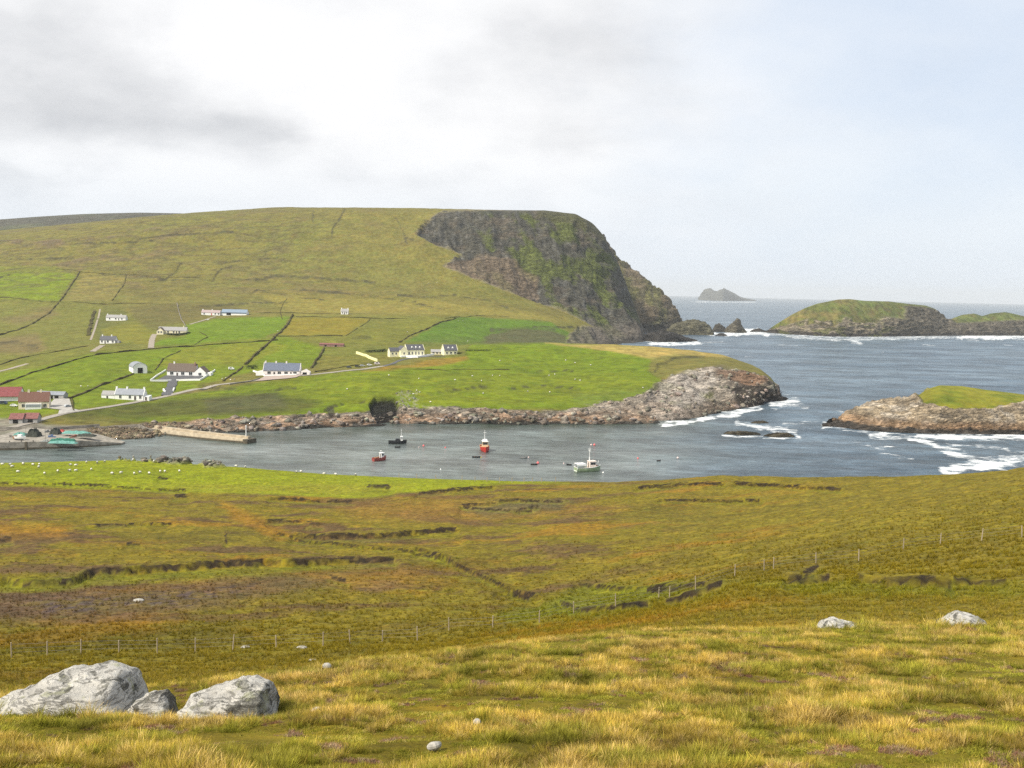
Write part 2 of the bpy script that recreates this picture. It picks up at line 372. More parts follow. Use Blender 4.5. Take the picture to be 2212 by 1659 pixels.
# peat banks: the turf ends in a low dark step
banks = [([(-60, 1248), (0, 1250), (60, 1258), (150, 1254), (205, 1232), (300, 1228), (400, 1222), (520, 1213), (620, 1213), (740, 1208), (850, 1203)], 3.4, 0.75),
 ([(640, 1150), (700, 1157), (780, 1157), (860, 1152), (985, 1143)], 2.6, 0.6), ([(585, 1075), (680, 1081), (760, 1083)], 1.8, 0.45),
 ([(-60, 1042), (100, 1043), (240, 1050), (400, 1058)], 1.5, 0.45), ([(905, 1064), (980, 1058), (1060, 1051)], 1.9, 0.5), ([(580, 1125), (650, 1124)], 1.8, 0.4), ([(668, 1130), (690, 1133)], 3.0, 0.4),
 ([(900, 1182), (960, 1203), (1000, 1226), (1050, 1248), (1110, 1276), (1160, 1288)], 2.0, 0.45), ([(600, 1150), (660, 1162), (760, 1172), (880, 1187), (960, 1202)], 1.5, 0.35),
 ([(1380, 1053), (1450, 1047), (1560, 1044)], 1.8, 0.45), ([(1590, 1044), (1700, 1049), (1815, 1056)], 1.9, 0.45), ([(1420, 1077), (1520, 1079), (1640, 1078)], 1.8, 0.45),
 ([(1705, 1249), (1740, 1246), (1790, 1247)], 4.5, 0.45), ([(1855, 1246), (1910, 1250)], 3.6, 0.4), ([(1915, 1252), (2000, 1250), (2055, 1256)], 4.5, 0.5), ([(2060, 1252), (2175, 1258)], 2.4, 0.4),
 ([(1210, 1300), (1255, 1316), (1330, 1308), (1400, 1296)], 2.8, 0.4), ([(1440, 1290), (1500, 1276), (1560, 1260)], 3.6, 0.4), ([(1250, 1262), (1330, 1270), (1420, 1268), (1460, 1262)], 2.2, 0.35),
 ([(1400, 1272), (1520, 1260)], 2.6, 0.3), ([(1000, 1090), (1100, 1080), (1215, 1083)], 1.3, 0.35), ([(1120, 1097), (1160, 1090)], 2.2, 0.35), ([(1740, 1240), (1765, 1222)], 6.0, 0.2),
 ([(1000, 1092), (1060, 1098), (1150, 1100)], 1.2, 0.3), ([(795, 1048), (840, 1052)], 4.5, 0.35), ([(345, 1032), (362, 1034)], 3.0, 0.3), ([(380, 1068), (400, 1068)], 3.2, 0.3), ([(486, 1150), (490, 1170)], 3.0, 0.3),
 ([(0, 1165), (20, 1162)], 5.0, 0.3), ([(275, 1174), (300, 1175)], 2.5, 0.2), ([(190, 1136), (370, 1130)], 1.2, 0.3), ([(715, 1240), (745, 1252)], 5.0, 0.2), ([(1080, 1270), (1150, 1290)], 2.0, 0.3)]
bankm = np.zeros(Y.shape)
for line, wd, hgt in banks:
    wd *= 0.8
    a = np.array(line); sel = (uA > a[:, 0].min() - 60) & (uA < a[:, 0].max() + 60) & (vA > a[:, 1].min() - 50) & (vA < a[:, 1].max() + 60) & (Y > 60)
    if not sel.any(): continue
    d, s = linedist(uA[sel] + 5 * nz2[sel], vA[sel] + 3.2 * nz2[sel] + 1.6 * nz4[sel], line)
    endf = sst(d - np.abs(s), 8, 0)
    ww = wd * (0.75 + 0.7 * np.clip(nz2[sel] + 0.4, 0, 1))
    dark = sst(d, ww * 0.98, ww * 0.72)
    drop = np.where(s > 0, sst(s, 60, ww * 0.6), 0) * sst(s, -ww * 0.3, ww) * endf
    lip = np.exp(-((s + ww * 1.3) / (ww * 1.2)) ** 2) * endf
    bankm[sel] = np.maximum(bankm[sel], sst(d, ww * 3.2, ww * 1.3))
    zz = PA[..., 2]; zz[sel] += hgt * (-0.9 * drop + 0.5 * lip)
    cc = c[sel]; cc = mixc(cc, np.array(PEAT) + np.array((0.045, 0.03, 0.016)) * sst(nz4[sel], 0.0, 0.6)[:, None] if False else PEAT, dark * (0.6 + 0.38 * sst(nz4[sel] + nz2[sel], -0.6, 0.2))); cc = mixc(cc, GREEN, endf * sst(s, ww, ww * 2) * sst(s, ww * 6, ww * 3) * 0.4); c[sel] = cc
# shore crags of the near green field
crag = np.maximum(polymask(uA + 6 * nz2, vA + 3 * nz4, [(325, 996), (350, 990), (395, 990), (415, 1001), (375, 1004)], 3), polymask(uA + 6 * nz2, vA + 2 * nz4, [(430, 1003), (455, 1001), (485, 1008), (450, 1010)], 3)) + 0.8 * polymask(uA, vA + 2 * nz4, [(230, 994), (300, 990), (330, 996), (420, 1003), (340, 1000)], 2) * sst(fbm(X / 4, Y / 3, 3), 0.1, 0.35)
crag = np.clip(crag, 0, 1) * sst(fbm(X / 6, Y / 4, 3), -0.6, -0.1)
PA[..., 2] += crag * (0.5 + 1.8 * ridge(X / 5, Y / 4, 3))
rockA = np.maximum(rockA, crag); c = mixc(c, (0.30, 0.27, 0.22), crag * 0.9)
shoreA = sst(TA, 13.5, 14.2); rockA = np.maximum(rockA, shoreA); c = mixc(c, (0.22, 0.19, 0.15), shoreA)
ground = grid_obj('ground', PA, M_moor, {'ground': c, 'rock': rockA}); tag(ground, kind='structure')
GA, cA = PA, c

# ------------------------------------------------------------------ land 2: headland with the village
def xcol(x, Y=1500.0): q = at_z(x, 0, Y); return q[0] / (q[1] + C0)
colsB = np.concatenate([np.linspace(-0.95, -0.56, 30)[:-1], np.linspace(-0.56, xcol(1712, 800), 860)])
shoreB = [(-200, 978), (0, 968), (110, 960), (180, 955), (230, 952), (300, 948), (360, 943), (430, 938), (530, 934), (620, 930), (700, 925), (770, 923), (812, 922), (845, 916), (900, 916), (960, 917), (1030, 915), (1100, 918), (1200, 916), (1300, 918), (1400, 916), (1450, 911), (1490, 906), (1530, 897), (1570, 889), (1610, 882), (1640, 876), (1668, 868), (1690, 863)]
def shifted(pts, dY, z):
    out = []
    for p in pts:
        q = sea(*p[:2]); out.append((p[0], p[1], q[1] + dY, z))
    return out
def up(x, y, base, dY):          # a point seen at (x, y), dY metres behind the shore point (x, base)
    return (x, y, sea(x, base)[1] + dY)
def shore_y(x): return np.interp(x, [p[0] for p in shoreB], [p[1] for p in shoreB])
rocktop = [(-200, 960, 16), (0, 950, 16), (150, 940, 20), (300, 915, 40), (420, 909, 24), (560, 898, 22), (700, 893, 18), (770, 888, 16), (850, 876, 22), (900, 884, 16), (1000, 881, 18), (1150, 884, 18), (1250, 882, 22), (1320, 870, 34), (1390, 850, 60), (1430, 824, 110), (1470, 806, 130), (1540, 790, 130), (1590, 796, 100), (1630, 806, 55), (1655, 815, 25), (1672, 832, 10), (1690, 862.5, 2), (1712, 870, 0)]
END = [(1716, 700, -12)]
def right_out(Yv, x0=1700): return [(x0, 0, Yv, -14), (1760, 0, Yv, -14)]
B_curves = [
    shifted(shoreB, -14, -7) + [(1712, 0, 860, -14)],
    shoreB[:-1] + [(1690, 863, sea(1690, 863)[1], -1.0), (1712, 0, 870, -14)],
    [up(x, y, shore_y(x), d) for x, y, d in rocktop[:-2]] + [(1692, 0, 835, -4), (1712, 0, 880, -14)],
    K((-200, 915, 545), (0, 905, 560), (150, 888, 590), (350, 860, 660), (550, 822, 735), (650, 812, 760), (830, 792, 815), (1000, 790, 830), (1200, 793, 850), (1350, 785, 870), (1430, 774, 900), (1500, 768, 930), (1560, 768, 945), (1610, 784, 925), (1645, 800, 885), (1668, 818, 850)) + [(1690, 0, 870, -4), (1712, 0, 900, -14)],
    K((-200, 830, 760), (0, 810, 790), (200, 770, 860), (400, 765, 900), (550, 770, 900), (700, 768, 920), (850, 764, 930), (950, 758, 950), (1020, 744, 985), (1100, 739, 1010), (1200, 741, 1010), (1300, 744, 1010), (1400, 748, 1010), (1500, 757, 990), (1560, 767, 960), (1610, 783, 940), (1645, 799, 900), (1668, 817, 862)) + [(1690, 0, 890, -6), (1712, 0, 920, -14)],
    K((-200, 770, 950), (0, 755, 980), (200, 735, 1020), (400, 728, 1040), (600, 725, 1050), (750, 730, 1050), (880, 740, 1060), (960, 744, 1080), (1060, 748, 1090), (1200, 755, 1110), (1260, 0, 1120, 16), (1330, 0, 1120, 4), (1380, 0, 1120, -10), (1500, 0, 1090, -10), (1600, 0, 1060, -12), (1712, 0, 1000, -14)),
    K((-200, 715, 1250), (0, 702, 1280), (200, 688, 1300), (400, 680, 1320), (600, 680, 1330), (800, 685, 1330), (950, 690, 1330), (1060, 706, 1330), (1200, 712, 1340), (1230, 722, 1350), (1260, 735, 1360), (1300, 742, 1400, 1), (1350, 742, 1450, -6), (1400, 744, 1500, -12), (1712, 0, 1400, -14)),
    K((-200, 640, 1540), (0, 628, 1560), (200, 618, 1580), (400, 618, 1590), (600, 622, 1590), (800, 632, 1590), (960, 640, 1590), (1060, 646, 1600), (1150, 665, 1600), (1230, 692, 1600), (1270, 705, 1620), (1310, 722, 1640), (1360, 742, 1660), (1395, 746, 1680, -3), (1410, 0, 1690, -12), (1712, 0, 1600, -14)),
    K((-200, 575, 1760), (0, 562, 1780), (250, 545, 1790), (500, 540, 1790), (750, 535, 1780), (860, 525, 1780), (903, 505, 1800), (950, 535, 1760), (985, 560, 1720), (1050, 606, 1680), (1130, 636, 1680), (1200, 655, 1690), (1250, 668, 1700), (1300, 685, 1710), (1350, 705, 1720), (1385, 725, 1730), (1398, 744, 1740, -3), (1412, 0, 1750, -12), (1712, 0, 1700, -14)),
    K((-200, 540, 1840), (0, 530, 1860), (250, 505, 1870), (500, 495, 1860), (750, 492, 1860), (870, 495, 1850), (905, 492, 1850), (950, 520, 1800), (1000, 546, 1765), (1060, 548, 1760), (1130, 575, 1750), (1200, 590, 1760), (1270, 615, 1775), (1330, 640, 1790), (1375, 690, 1800), (1395, 738, 1805, 0), (1412, 0, 1810, -12), (1712, 0, 1760, -14)),
    K((-200, 520, 1950), (0, 507, 1980), (200, 486, 1985), (300, 474, 1990), (420, 466, 2000), (600, 458, 1990), (800, 455, 1960), (900, 462, 1930), (920, 470, 1900), (960, 459, 1890), (1100, 462, 1880), (1180, 462, 1880), (1240, 470, 1880), (1270, 486, 1880), (1300, 520, 1880), (1325, 570, 1885), (1350, 620, 1885), (1378, 690, 1890), (1395, 740, 1890, -2), (1412, 0, 1900, -12), (1712, 0, 1850, -14)),
    K((-200, 516, 2050), (0, 502, 2080), (200, 482, 2090), (300, 471, 2090), (420, 462, 2090), (600, 450, 2080), (800, 449, 2050), (960, 452, 1990), (1100, 455, 1960), (1180, 455, 1950), (1245, 463, 1950), (1280, 482, 1945), (1302, 506, 1940), (1312, 530, 1940), (1332, 560, 1940), (1352, 610, 1935), (1378, 680, 1930), (1396, 738, 1930, -2), (1412, 0, 1930, -12), (1712, 0, 1900, -14)),
    K((-200, 518, 2400), (420, 464, 2450), (600, 454, 2430), (960, 459, 2300), (1180, 462, 2200), (1245, 470, 2180), (1300, 520, 2100), (1352, 620, 2040), (1396, 0, 2030, -6), (1412, 0, 2030, -12), (1712, 0, 2000, -14)),
    K((-200, 0, 3000, 30), (600, 0, 3000, 40), (1180, 0, 2700, -12), (1712, 0, 2500, -14)),
]
PB, TB = loft(B_curves, colsB, [6, 58, 40, 34, 20, 22, 40, 46, 36, 52, 30, 8, 5], sm=2)
X, Y, Z = PB[..., 0], PB[..., 1], PB[..., 2]
b1 = fbm(X / 120, Y / 90, 5); b2 = fbm(X / 40 + 9, Y / 34, 4); b3 = fbm(X / 260 + 3, Y / 200 + 8, 4); b4 = fbm(X / 12, Z / 6 + Y / 12, 4)
uB, vB = proj(PB)
HOL = (0.142, 0.126, 0.028); HBR = (0.150, 0.112, 0.046); HGR = (0.118, 0.138, 0.013); VGR = (0.122, 0.168, 0.004); YEL = (0.24, 0.20, 0.026)
c = np.zeros(PB.shape) + np.array(HOL)
c = mixc(c, HBR, sst(b1 + 0.4 * b2, 0.05, 0.6) * 0.65 * sst(uB, 1500, 300))
c = mixc(c, (0.165, 0.142, 0.032), sst(-b1 + 0.3 * b2, 0.1, 0.6) * 0.6)
c = mixc(c, (0.128, 0.130, 0.026), sst(b3, 0.0, 0.6) * 0.5)
c = mixc(c, (0.115, 0.085, 0.05), sst(b2 + b1 * 0.7, 0.35, 0.8) * 0.8 * sst(uB, 700, 100) * sst(vB, 640, 520))
uw = uB + 5 * b2; vw = vB + 2 * b2
PROM = lambda poly: min(p[1] for p in poly) > 738
def F(poly, col, a=1.0, soft=3.0):
    global c; c = mixc(c, col, polymask(uw, vw, poly, soft) * a * (np.where(TB < 4.05, 1.0, 0.0) if PROM(poly) else 1.0))
F([(-200, 575), (165, 583), (175, 655), (400, 700), (640, 680), (1000, 680), (1240, 700), (1240, 760), (800, 770), (300, 800), (-200, 830)], HGR, 0.45, 10)
F([(-200, 640), (0, 650), (220, 655), (215, 700), (190, 735), (0, 790), (-200, 800)], (0.132, 0.130, 0.024), 0.7, 8)
F([(-200, 587), (40, 585), (160, 593), (128, 650), (-200, 640)], (0.135, 0.170, 0.008))
F([(-200, 572), (120, 577), (160, 590), (-200, 583)], (0.13, 0.135, 0.020))
F([(178, 590), (270, 594), (266, 612), (240, 650), (135, 652)], (0.185, 0.155, 0.038), 0.8)
F([(0, 730), (80, 722), (100, 750), (60, 765), (-60, 760)], HBR, 0.8, 8); F([(0, 690), (110, 665), (130, 680), (40, 700)], HBR, 0.7, 9)
F([(280, 660), (470, 655), (520, 668), (410, 690), (330, 712), (290, 690)], (0.105, 0.090, 0.026), 0.75, 7)
F([(225, 660), (272, 665), (275, 700), (215, 735), (200, 700)], (0.10, 0.105, 0.022), 0.8, 5)
F([(270, 698), (300, 700), (340, 725), (330, 745), (230, 735), (218, 712)], (0.16, 0.15, 0.018), 0.8)
F([(400, 702), (480, 688), (626, 683), (610, 712), (575, 730), (430, 742), (330, 748), (345, 735), (400, 725)], (0.110, 0.165, 0.006), 0.95)
F([(634, 685), (800, 690), (745, 724), (604, 724), (615, 710)], (0.185, 0.150, 0.014), 0.9)
F([(540, 625), (780, 640), (960, 650), (1240, 690), (1290, 700), (1000, 678), (640, 678), (600, 660)], (0.225, 0.185, 0.035), 0.6, 10)
F([(875, 738), (925, 712), (975, 690), (1010, 684), (1190, 694), (1232, 722), (1225, 745), (1040, 742)], (0.080, 0.140, 0.010), 0.95)
F([(1040, 735), (1060, 716), (1110, 709), (1190, 711), (1225, 726), (1225, 745), (1040, 745)], (0.075, 0.070, 0.032), 0.9, 5)
F([(880, 738), (960, 728), (1050, 730), (1050, 745), (900, 747)], (0.085, 0.115, 0.018), 0.6, 5)
F([(750, 722), (880, 690), (975, 688), (900, 720), (868, 738), (740, 744), (600, 728), (745, 727)], (0.14, 0.14, 0.018), 0.8, 5)
F([(-200, 830), (80, 795), (200, 765), (330, 755), (620, 728), (700, 752), (672, 795), (560, 800), (300, 870), (150, 888), (-200, 940)], VGR, 0.85, 5)
F([(400, 752), (580, 738), (620, 745), (530, 790), (420, 790), (330, 790)], (0.16, 0.16, 0.014), 0.7, 6)
F([(700, 752), (840, 748), (870, 765), (800, 790), (680, 800)], (0.14, 0.13, 0.018), 0.75, 5)
F([(150, 890), (350, 862), (560, 826), (830, 795), (1000, 768), (1020, 744), (1200, 741), (1390, 748), (1430, 775), (1420, 860), (1250, 885), (850, 885), (600, 900), (300, 912)], VGR, 0.95, 5)
F([(560, 822), (830, 800), (1350, 810), (1420, 830), (1300, 870), (850, 880), (640, 870)], (0.145, 0.160, 0.008), 0.5, 14)
F([(1180, 742), (1300, 744), (1400, 748), (1500, 757), (1600, 775), (1560, 772), (1470, 766), (1410, 776), (1350, 764), (1260, 750)], (0.33, 0.245, 0.07), 0.9, 3)
F([(1405, 775), (1440, 766), (1500, 764), (1600, 780), (1640, 798), (1560, 800), (1480, 805), (1420, 815), (1400, 800)], (0.14, 0.125, 0.028), 0.9, 4)
F([(870, 787), (1005, 768), (1015, 776), (980, 785), (880, 797), (780, 802)], (0.23, 0.135, 0.022), 0.8, 3)
F([(120, 888), (560, 845), (700, 870), (640, 892), (420, 900), (300, 906), (150, 906)], (0.072, 0.075, 0.014), 0.9, 9)
F([(440, 862), (600, 850), (620, 880), (450, 895)], (0.07, 0.07, 0.030), sst(b2, -0.3, 0.3).mean() + 0.2, 9)
F([(1230, 850), (1420, 835), (1430, 860), (1330, 872), (1250, 880)], (0.115, 0.145, 0.018), 0.7, 7)
c = mixc(c, (0.085, 0.070, 0.030), sst(ridge(X / 70, Y / 26, 4), 0.45, 0.75) * 0.6 * sst(vB, 690, 600) * sst(uB, 1000, 500))
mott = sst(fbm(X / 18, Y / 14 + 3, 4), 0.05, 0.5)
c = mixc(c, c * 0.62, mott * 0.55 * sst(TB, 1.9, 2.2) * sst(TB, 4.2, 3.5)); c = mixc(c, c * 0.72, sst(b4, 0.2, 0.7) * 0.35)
# quay apron and slip ground
c = mixc(c, (0.21, 0.185, 0.15), polymask(uw, vw, [(-200, 908), (60, 904), (100, 918), (200, 922), (200, 960), (-200, 975)], 4) * 0.9)
c = mixc(c, (0.17, 0.13, 0.075), polymask(uw, vw, [(190, 925), (350, 915), (430, 915), (360, 945), (240, 962), (180, 960)], 5) * 0.85)
c = mixc(c, c * 0.6, polymask(uw, vw, [(-200, 904), (430, 908), (430, 950), (-200, 975)], 4) * sst(b4, -0.1, 0.35) * 0.6)
rock = np.zeros(Y.shape)
wob = 0.12 * b2 + 0.10 * b4
shore = sst(TB + wob, 0.6, 0.7) * sst(TB + wob, 2.02, 1.94) * sst(uB, 250, 330)
inlet = sst(TB, 4.15, 4.5) * sst(Z + 6 * b2 + 5 * b4, 24, 15) * sst(uB + 14 * b2 + 8 * b4, 1225, 1255)
shore0 = sst(TB, 1.25, 1.1) * sst(uB, 330, 250)
rock = np.maximum.reduce([rock, shore, inlet, shore0])
prom = polymask(uw, vw, [(1420, 830), (1450, 812), (1490, 800), (1560, 790), (1600, 800), (1650, 815), (1690, 840), (1690, 880), (1440, 915), (1380, 880)], 4)
rock = np.maximum(rock, prom)
cl1 = polymask(uB + 5 * b4, vB + 3 * b4, [(897, 504), (912, 485), (935, 466), (960, 455), (1120, 452), (1180, 440), (1260, 440), (1420, 560), (1420, 760), (1390, 760), (1300, 712), (1245, 684), (1130, 642), (1040, 608), (985, 584), (958, 573), (1000, 549), (960, 536), (930, 522)], 3) * sst(TB, 5.5, 6.0)
cl2 = polymask(uB + 5 * b4, vB + 3 * b4, [(1230, 724), (1250, 706), (1300, 704), (1420, 690), (1420, 770), (1260, 760), (1222, 745)], 3) * sst(TB, 4.5, 5.0)
cliff = np.maximum(cl1, cl2); rock = np.maximum(rock, cliff)
rc = np.zeros(PB.shape) + np.array((0.37, 0.315, 0.25))
rc = mixc(rc, (0.40, 0.27, 0.18), sst(Z + 3 * b4, 7.5, 2.5)); rc = mixc(rc, (0.17, 0.15, 0.12), sst(b2 + b4, 0.1, 0.8) * 0.7)
rc = mixc(rc, (0.42, 0.36, 0.30), prom * sst(uB + 20 * b4, 1560, 1500) * 0.8)
rc = mixc(rc, (0.27, 0.16, 0.10), prom * sst(uB, 1560, 1620) * sst(Z, 12, 20) * 0.7)
rc = mixc(rc, (0.075, 0.07, 0.06), sst(Z + 1.5 * b4, 2.0, 0.6))
cc = np.zeros(PB.shape) + np.array((0.088, 0.083, 0.064))
cc = mixc(cc, (0.038, 0.039, 0.036), sst(fbm(X / 25, Z / 30, 4), -0.1, 0.5) * 0.75 * sst(uB, 1280, 1030))
cc = mixc(cc, (0.155, 0.15, 0.135), sst(fbm(X / 9 + Z / 30, Z / 26, 4) + 0.3 * b4, 0.18, 0.55) * 0.6)
cc = mixc(cc, (0.13, 0.105, 0.075), sst(fbm(X / 50 + 5, Z / 22, 4), 0.05, 0.6) * 0.75)
vg = sst(fbm(X / 60 + 12, Z / 45 + (X) / 70, 5) + 0.25 * b4, -0.12, 0.3) * sst(uB + 20 * b2, 1000, 1080) * sst(vB, 452, 470)
cc = mixc(cc, (0.105, 0.125, 0.026), vg * 0.9)
low_cl = polymask(uw, vw, [(955, 575), (1040, 545), (1110, 560), (1165, 600), (1165, 645), (1130, 645), (1040, 612)], 4)
cc = mixc(cc, (0.20, 0.145, 0.095), low_cl * 0.65)
topc = polymask(uw, vw, [(1160, 440), (1250, 440), (1330, 540), (1300, 520), (1260, 490), (1160, 468)], 4)
cc = mixc(cc, (0.085, 0.082, 0.036), topc * 0.8)
cc = mixc(cc, (0.16, 0.135, 0.11), sst(Z, 42, 20) * 0.7); cc = mixc(cc, (0.05, 0.045, 0.04), sst(Z, 7, 3) * 0.8)
rc = mixc(rc, cc, np.maximum(cliff, inlet)) if False else rc + (cc - rc) * np.maximum(cliff, inlet)[..., None]
qs = Z + 0.09 * X + 0.10 * (Y - 600) + 3.0 * b2 + 1.2 * b4
sm_ = np.clip(shore + prom, 0, 1) * (1 - np.maximum(cliff, inlet))
tone = 0.75 + 0.45 * layer_tone(np.where(prom > 0.5, qs / 6.0, qs / 2.2)) ; rc = rc * (1 + (tone - 1) * sm_)[..., None]
rc = mixc(rc, (0.10, 0.085, 0.07), sm_ * sst(strata(qs / 3.4), 0.25, 0.05) * 0.6)
rc = mixc(rc, (0.13, 0.14, 0.03), sm_ * sst(b2 + 0.5 * b4, 0.25, 0.6) * sst(Z, 5, 9) * 0.7)
for poly, col_, a_ in [([(1425, 822), (1470, 806), (1535, 795), (1550, 822), (1520, 868), (1470, 880), (1432, 850)], (0.47, 0.42, 0.36), 0.6), ([(1588, 824), (1640, 822), (1668, 836), (1672, 872), (1640, 880), (1596, 880), (1580, 850)], (0.06, 0.05, 0.04), 0.95),  # pale slab, then a near-black patch painting the shade of a recess
                       ([(1540, 800), (1600, 798), (1640, 812), (1660, 822), (1600, 822), (1560, 815)], (0.24, 0.14, 0.085), 0.7), ([(1480, 890), (1560, 860), (1580, 880), (1500, 905)], (0.16, 0.13, 0.095), 0.6), ([(1300, 888), (1420, 862), (1450, 885), (1330, 905)], (0.40, 0.31, 0.23), 0.5)]:
    rc = mixc(rc, col_, polymask(uB + 8 * b2 + 4 * b4, vB + 3 * b4, poly, 4) * a_ * (1 - np.maximum(cliff, inlet)))
# dark gully under the cottages
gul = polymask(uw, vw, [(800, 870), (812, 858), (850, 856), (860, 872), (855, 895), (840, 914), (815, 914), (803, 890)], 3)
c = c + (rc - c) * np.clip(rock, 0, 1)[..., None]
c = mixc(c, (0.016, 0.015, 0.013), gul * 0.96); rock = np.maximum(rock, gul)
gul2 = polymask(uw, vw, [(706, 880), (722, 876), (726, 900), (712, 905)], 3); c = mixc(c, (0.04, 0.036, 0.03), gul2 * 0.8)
wgr = polymask(uw, vw, [(855, 845), (905, 845), (900, 880), (855, 880)], 4) * sst(fbm(X / 2.5, Y / 2.5, 2), 0.1, 0.4)
c = mixc(c, (0.30, 0.28, 0.22), wgr * 0.45)
# eroded scarps and walls high on the hill
for line, wd in [([(455, 605), (480, 580), (500, 575)], 1.6), ([(498, 603), (560, 604), (600, 597), (640, 597), (690, 601), (750, 605), (810, 609)], 2.4), ([(480, 565), (600, 558)], 1.2),
                 ([(545, 632), (560, 627), (640, 640), (700, 645)], 1.3), ([(860, 640), (920, 642), (985, 634)], 1.2), ([(650, 628), (770, 636), (900, 652)], 1.2), ([(745, 452), (735, 470), (712, 510)], 1.6),
                 ([(678, 455), (674, 480)], 1.6), ([(855, 470), (870, 500), (880, 525)], 2.0), ([(870, 512), (895, 520)], 1.8), ([(0, 556), (60, 560), (160, 556)], 1.6), ([(150, 527), (330, 520)], 1.3),
                 ([(0, 600), (20, 592)], 1.5), ([(330, 605), (360, 600), (395, 567)], 1.2), ([(220, 590), (340, 600), (420, 605)], 1.1), ([(1150, 705), (1240, 706)], 1.6), ([(620, 652), (540, 656), (420, 662)], 1.2),
                 ([(1000, 640), (1060, 648)], 1.2), ([(900, 655), (960, 668)], 1.0), ([(1080, 660), (1120, 672)], 1.0), ([(700, 885), (750, 868), (790, 866)], 1.3), ([(900, 852), (1000, 838), (1060, 832)], 1.4),
                 ([(440, 835), (560, 842), (640, 835)], 1.6), ([(1130, 800), (1240, 800)], 1.0), ([(1105, 838), (1180, 834), (1260, 838)], 1.1), ([(760, 727), (800, 726)], 2.6), ([(0, 742), (40, 738), (80, 748)], 2.5),
                 ([(1060, 712), (1120, 707), (1200, 710)], 2.0), ([(1415, 800), (1420, 785), (1460, 770), (1520, 768)], 2.0), ([(300, 515), (480, 500), (560, 505)], 1.1)]:
    a = np.array(line); sel = (uB > a[:, 0].min() - 20) & (uB < a[:, 0].max() + 20) & (vB > a[:, 1].min() - 20) & (vB < a[:, 1].max() + 20) & (TB > 1.9)
    d, s = linedist(uB[sel] + 4 * b2[sel], vB[sel] + 2 * b2[sel] + 1.0 * b4[sel], line)
    m = sst(d, wd * 1.25, wd * 0.45) * (0.35 + 0.65 * sst(b4[sel] + b2[sel], -0.5, 0.4)); ccx = c[sel]; c[sel] = mixc(ccx, (0.05, 0.045, 0.025), m * 0.8)
    zz = PB[..., 2]; zz[sel] -= 1.6 * sst(s, -wd, wd) * sst(s, wd * 9, wd) * sst(d, wd * 9, wd)
# relief
N = normals(PB); N *= np.sign(N[..., 2:3] + 1e-6)
amp_sh = (shore * 1.0 + prom * 1.0)
# strata dip: bands run down to the left in the shore rocks
disp = np.clip(amp_sh, 0, 1) * (-2.3 + 1.6 * ridge(X / 26, Y / 22, 3, 0.5) + 1.5 * strata(qs / 3.4) + 0.7 * strata(qs / 1.3 + 0.3 * b4) + 0.5 * ridge(X / 6, Z / 2 + Y / 5, 3)) * sst(Z, -6, 1.5)
disp *= 1 - 0.45 * prom
disp += prom * (6.0 * ridge(X / 42, Z / 26 + Y / 40, 2, 0.4) - 3.6) * sst(Z, -4, 3)
disp += np.clip(cliff, 0, 1) * (15 * ridge(X / 75 + Z / 260, Z / 170, 4, 0.5) + 4.0 * ridge(X / 26 + Z / 90, Z / 40 + Y / 60, 3) + 3.5 * strata(Z / 24 + X / 160 + 0.6 * b2) - 13.0) * sst(Z, -8, 10) * (1 - 0.88 * sst(TB, 10.2, 10.95)) * (1 - 0.6 * sst(TB, 9.6, 10.6))
disp += inlet * 2.2 * ridge(X / 15, Z / 10, 3)
disp *= np.where((TB > 4.5), sst(uB, 1396, 1372), 1.0)
disp = np.where(gul > 0.02, disp * (1 - gul) - 4.0 * gul, disp)
PB += N * disp[..., None]
gr = 1 - np.clip(rock, 0, 1)
PB[..., 2] += gr * (b1 * 2.6 * sst(Y, 1000, 1500) * sst(TB, 10.4, 9.0) + b2 * 0.7 * sst(Z, 4, 12))
hills = grid_obj('hills', PB, M_far, {'ground': c, 'rock': np.clip(rock, 0, 1)}); tag(hills, kind='structure')

# ------------------------------------------------------------------ other land
def land(name, curves, x0, x1, Yr, ncol, rows, painter, material, amp, sm=1, kind='structure'):
    cols = np.linspace(xcol(x0, Yr), xcol(x1, Yr), ncol)
    P, T = loft(curves, cols, rows, sm)
    u, v = proj(P); X, Y, Z = P[..., 0], P[..., 1], P[..., 2]
    col, rk = painter(X, Y, Z, u, v, T)
    N = normals(P); N *= np.sign(N[..., 2:3] + 1e-6)
    L = amp[1]
    q = Z + 0.06 * X + 0.25 * L * fbm(X / L / 2, Y / L / 2, 3); d = (rk * amp[0] * (ridge(X / L, Z / L * 1.2 + Y / L, 4) * 0.8 + 0.35 * ridge(X / L * 3.3, Z / L * 4 + Y / L * 3, 3) + 0.7 * strata(q / L * 3.6))) * sst(Z, -amp[0] * 1.5, amp[0] * 0.7)
    col = col * (1 + (0.32 * (layer_tone(q / L * 7.0) - 0.45)) * rk)[..., None]
    P = P + N * d[..., None]
    o = grid_obj(name, P, material, {'ground': col, 'rock': rk}); tag(o, kind=kind); return o
def p_spur(X, Y, Z, u, v, T):
    n = fbm(X / 70, Z / 50, 4); c = np.zeros(X.shape + (3,)) + np.array((0.20, 0.155, 0.095))
    c = mixc(c, (0.135, 0.135, 0.042), sst(n, -0.1, 0.4) * 0.8); c = mixc(c, (0.10, 0.085, 0.06), sst(fbm(X / 30, Z / 60, 3), 0.1, 0.5) * 0.7)
    c = mixc(c, (0.06, 0.055, 0.045), sst(Z, 26, 6)); return c, np.full(X.shape, 0.9)
spur_base = [(1290, 738), (1395, 736), (1430, 733), (1455, 722), (1466, 706), (1474, 702)]
spur_top = [(1290, 500, 2420), (1330, 562, 2420), (1370, 590, 2400), (1400, 613, 2380), (1425, 634, 2360), (1445, 658, 2330), (1458, 676, 2320), (1465, 694, 2300)]
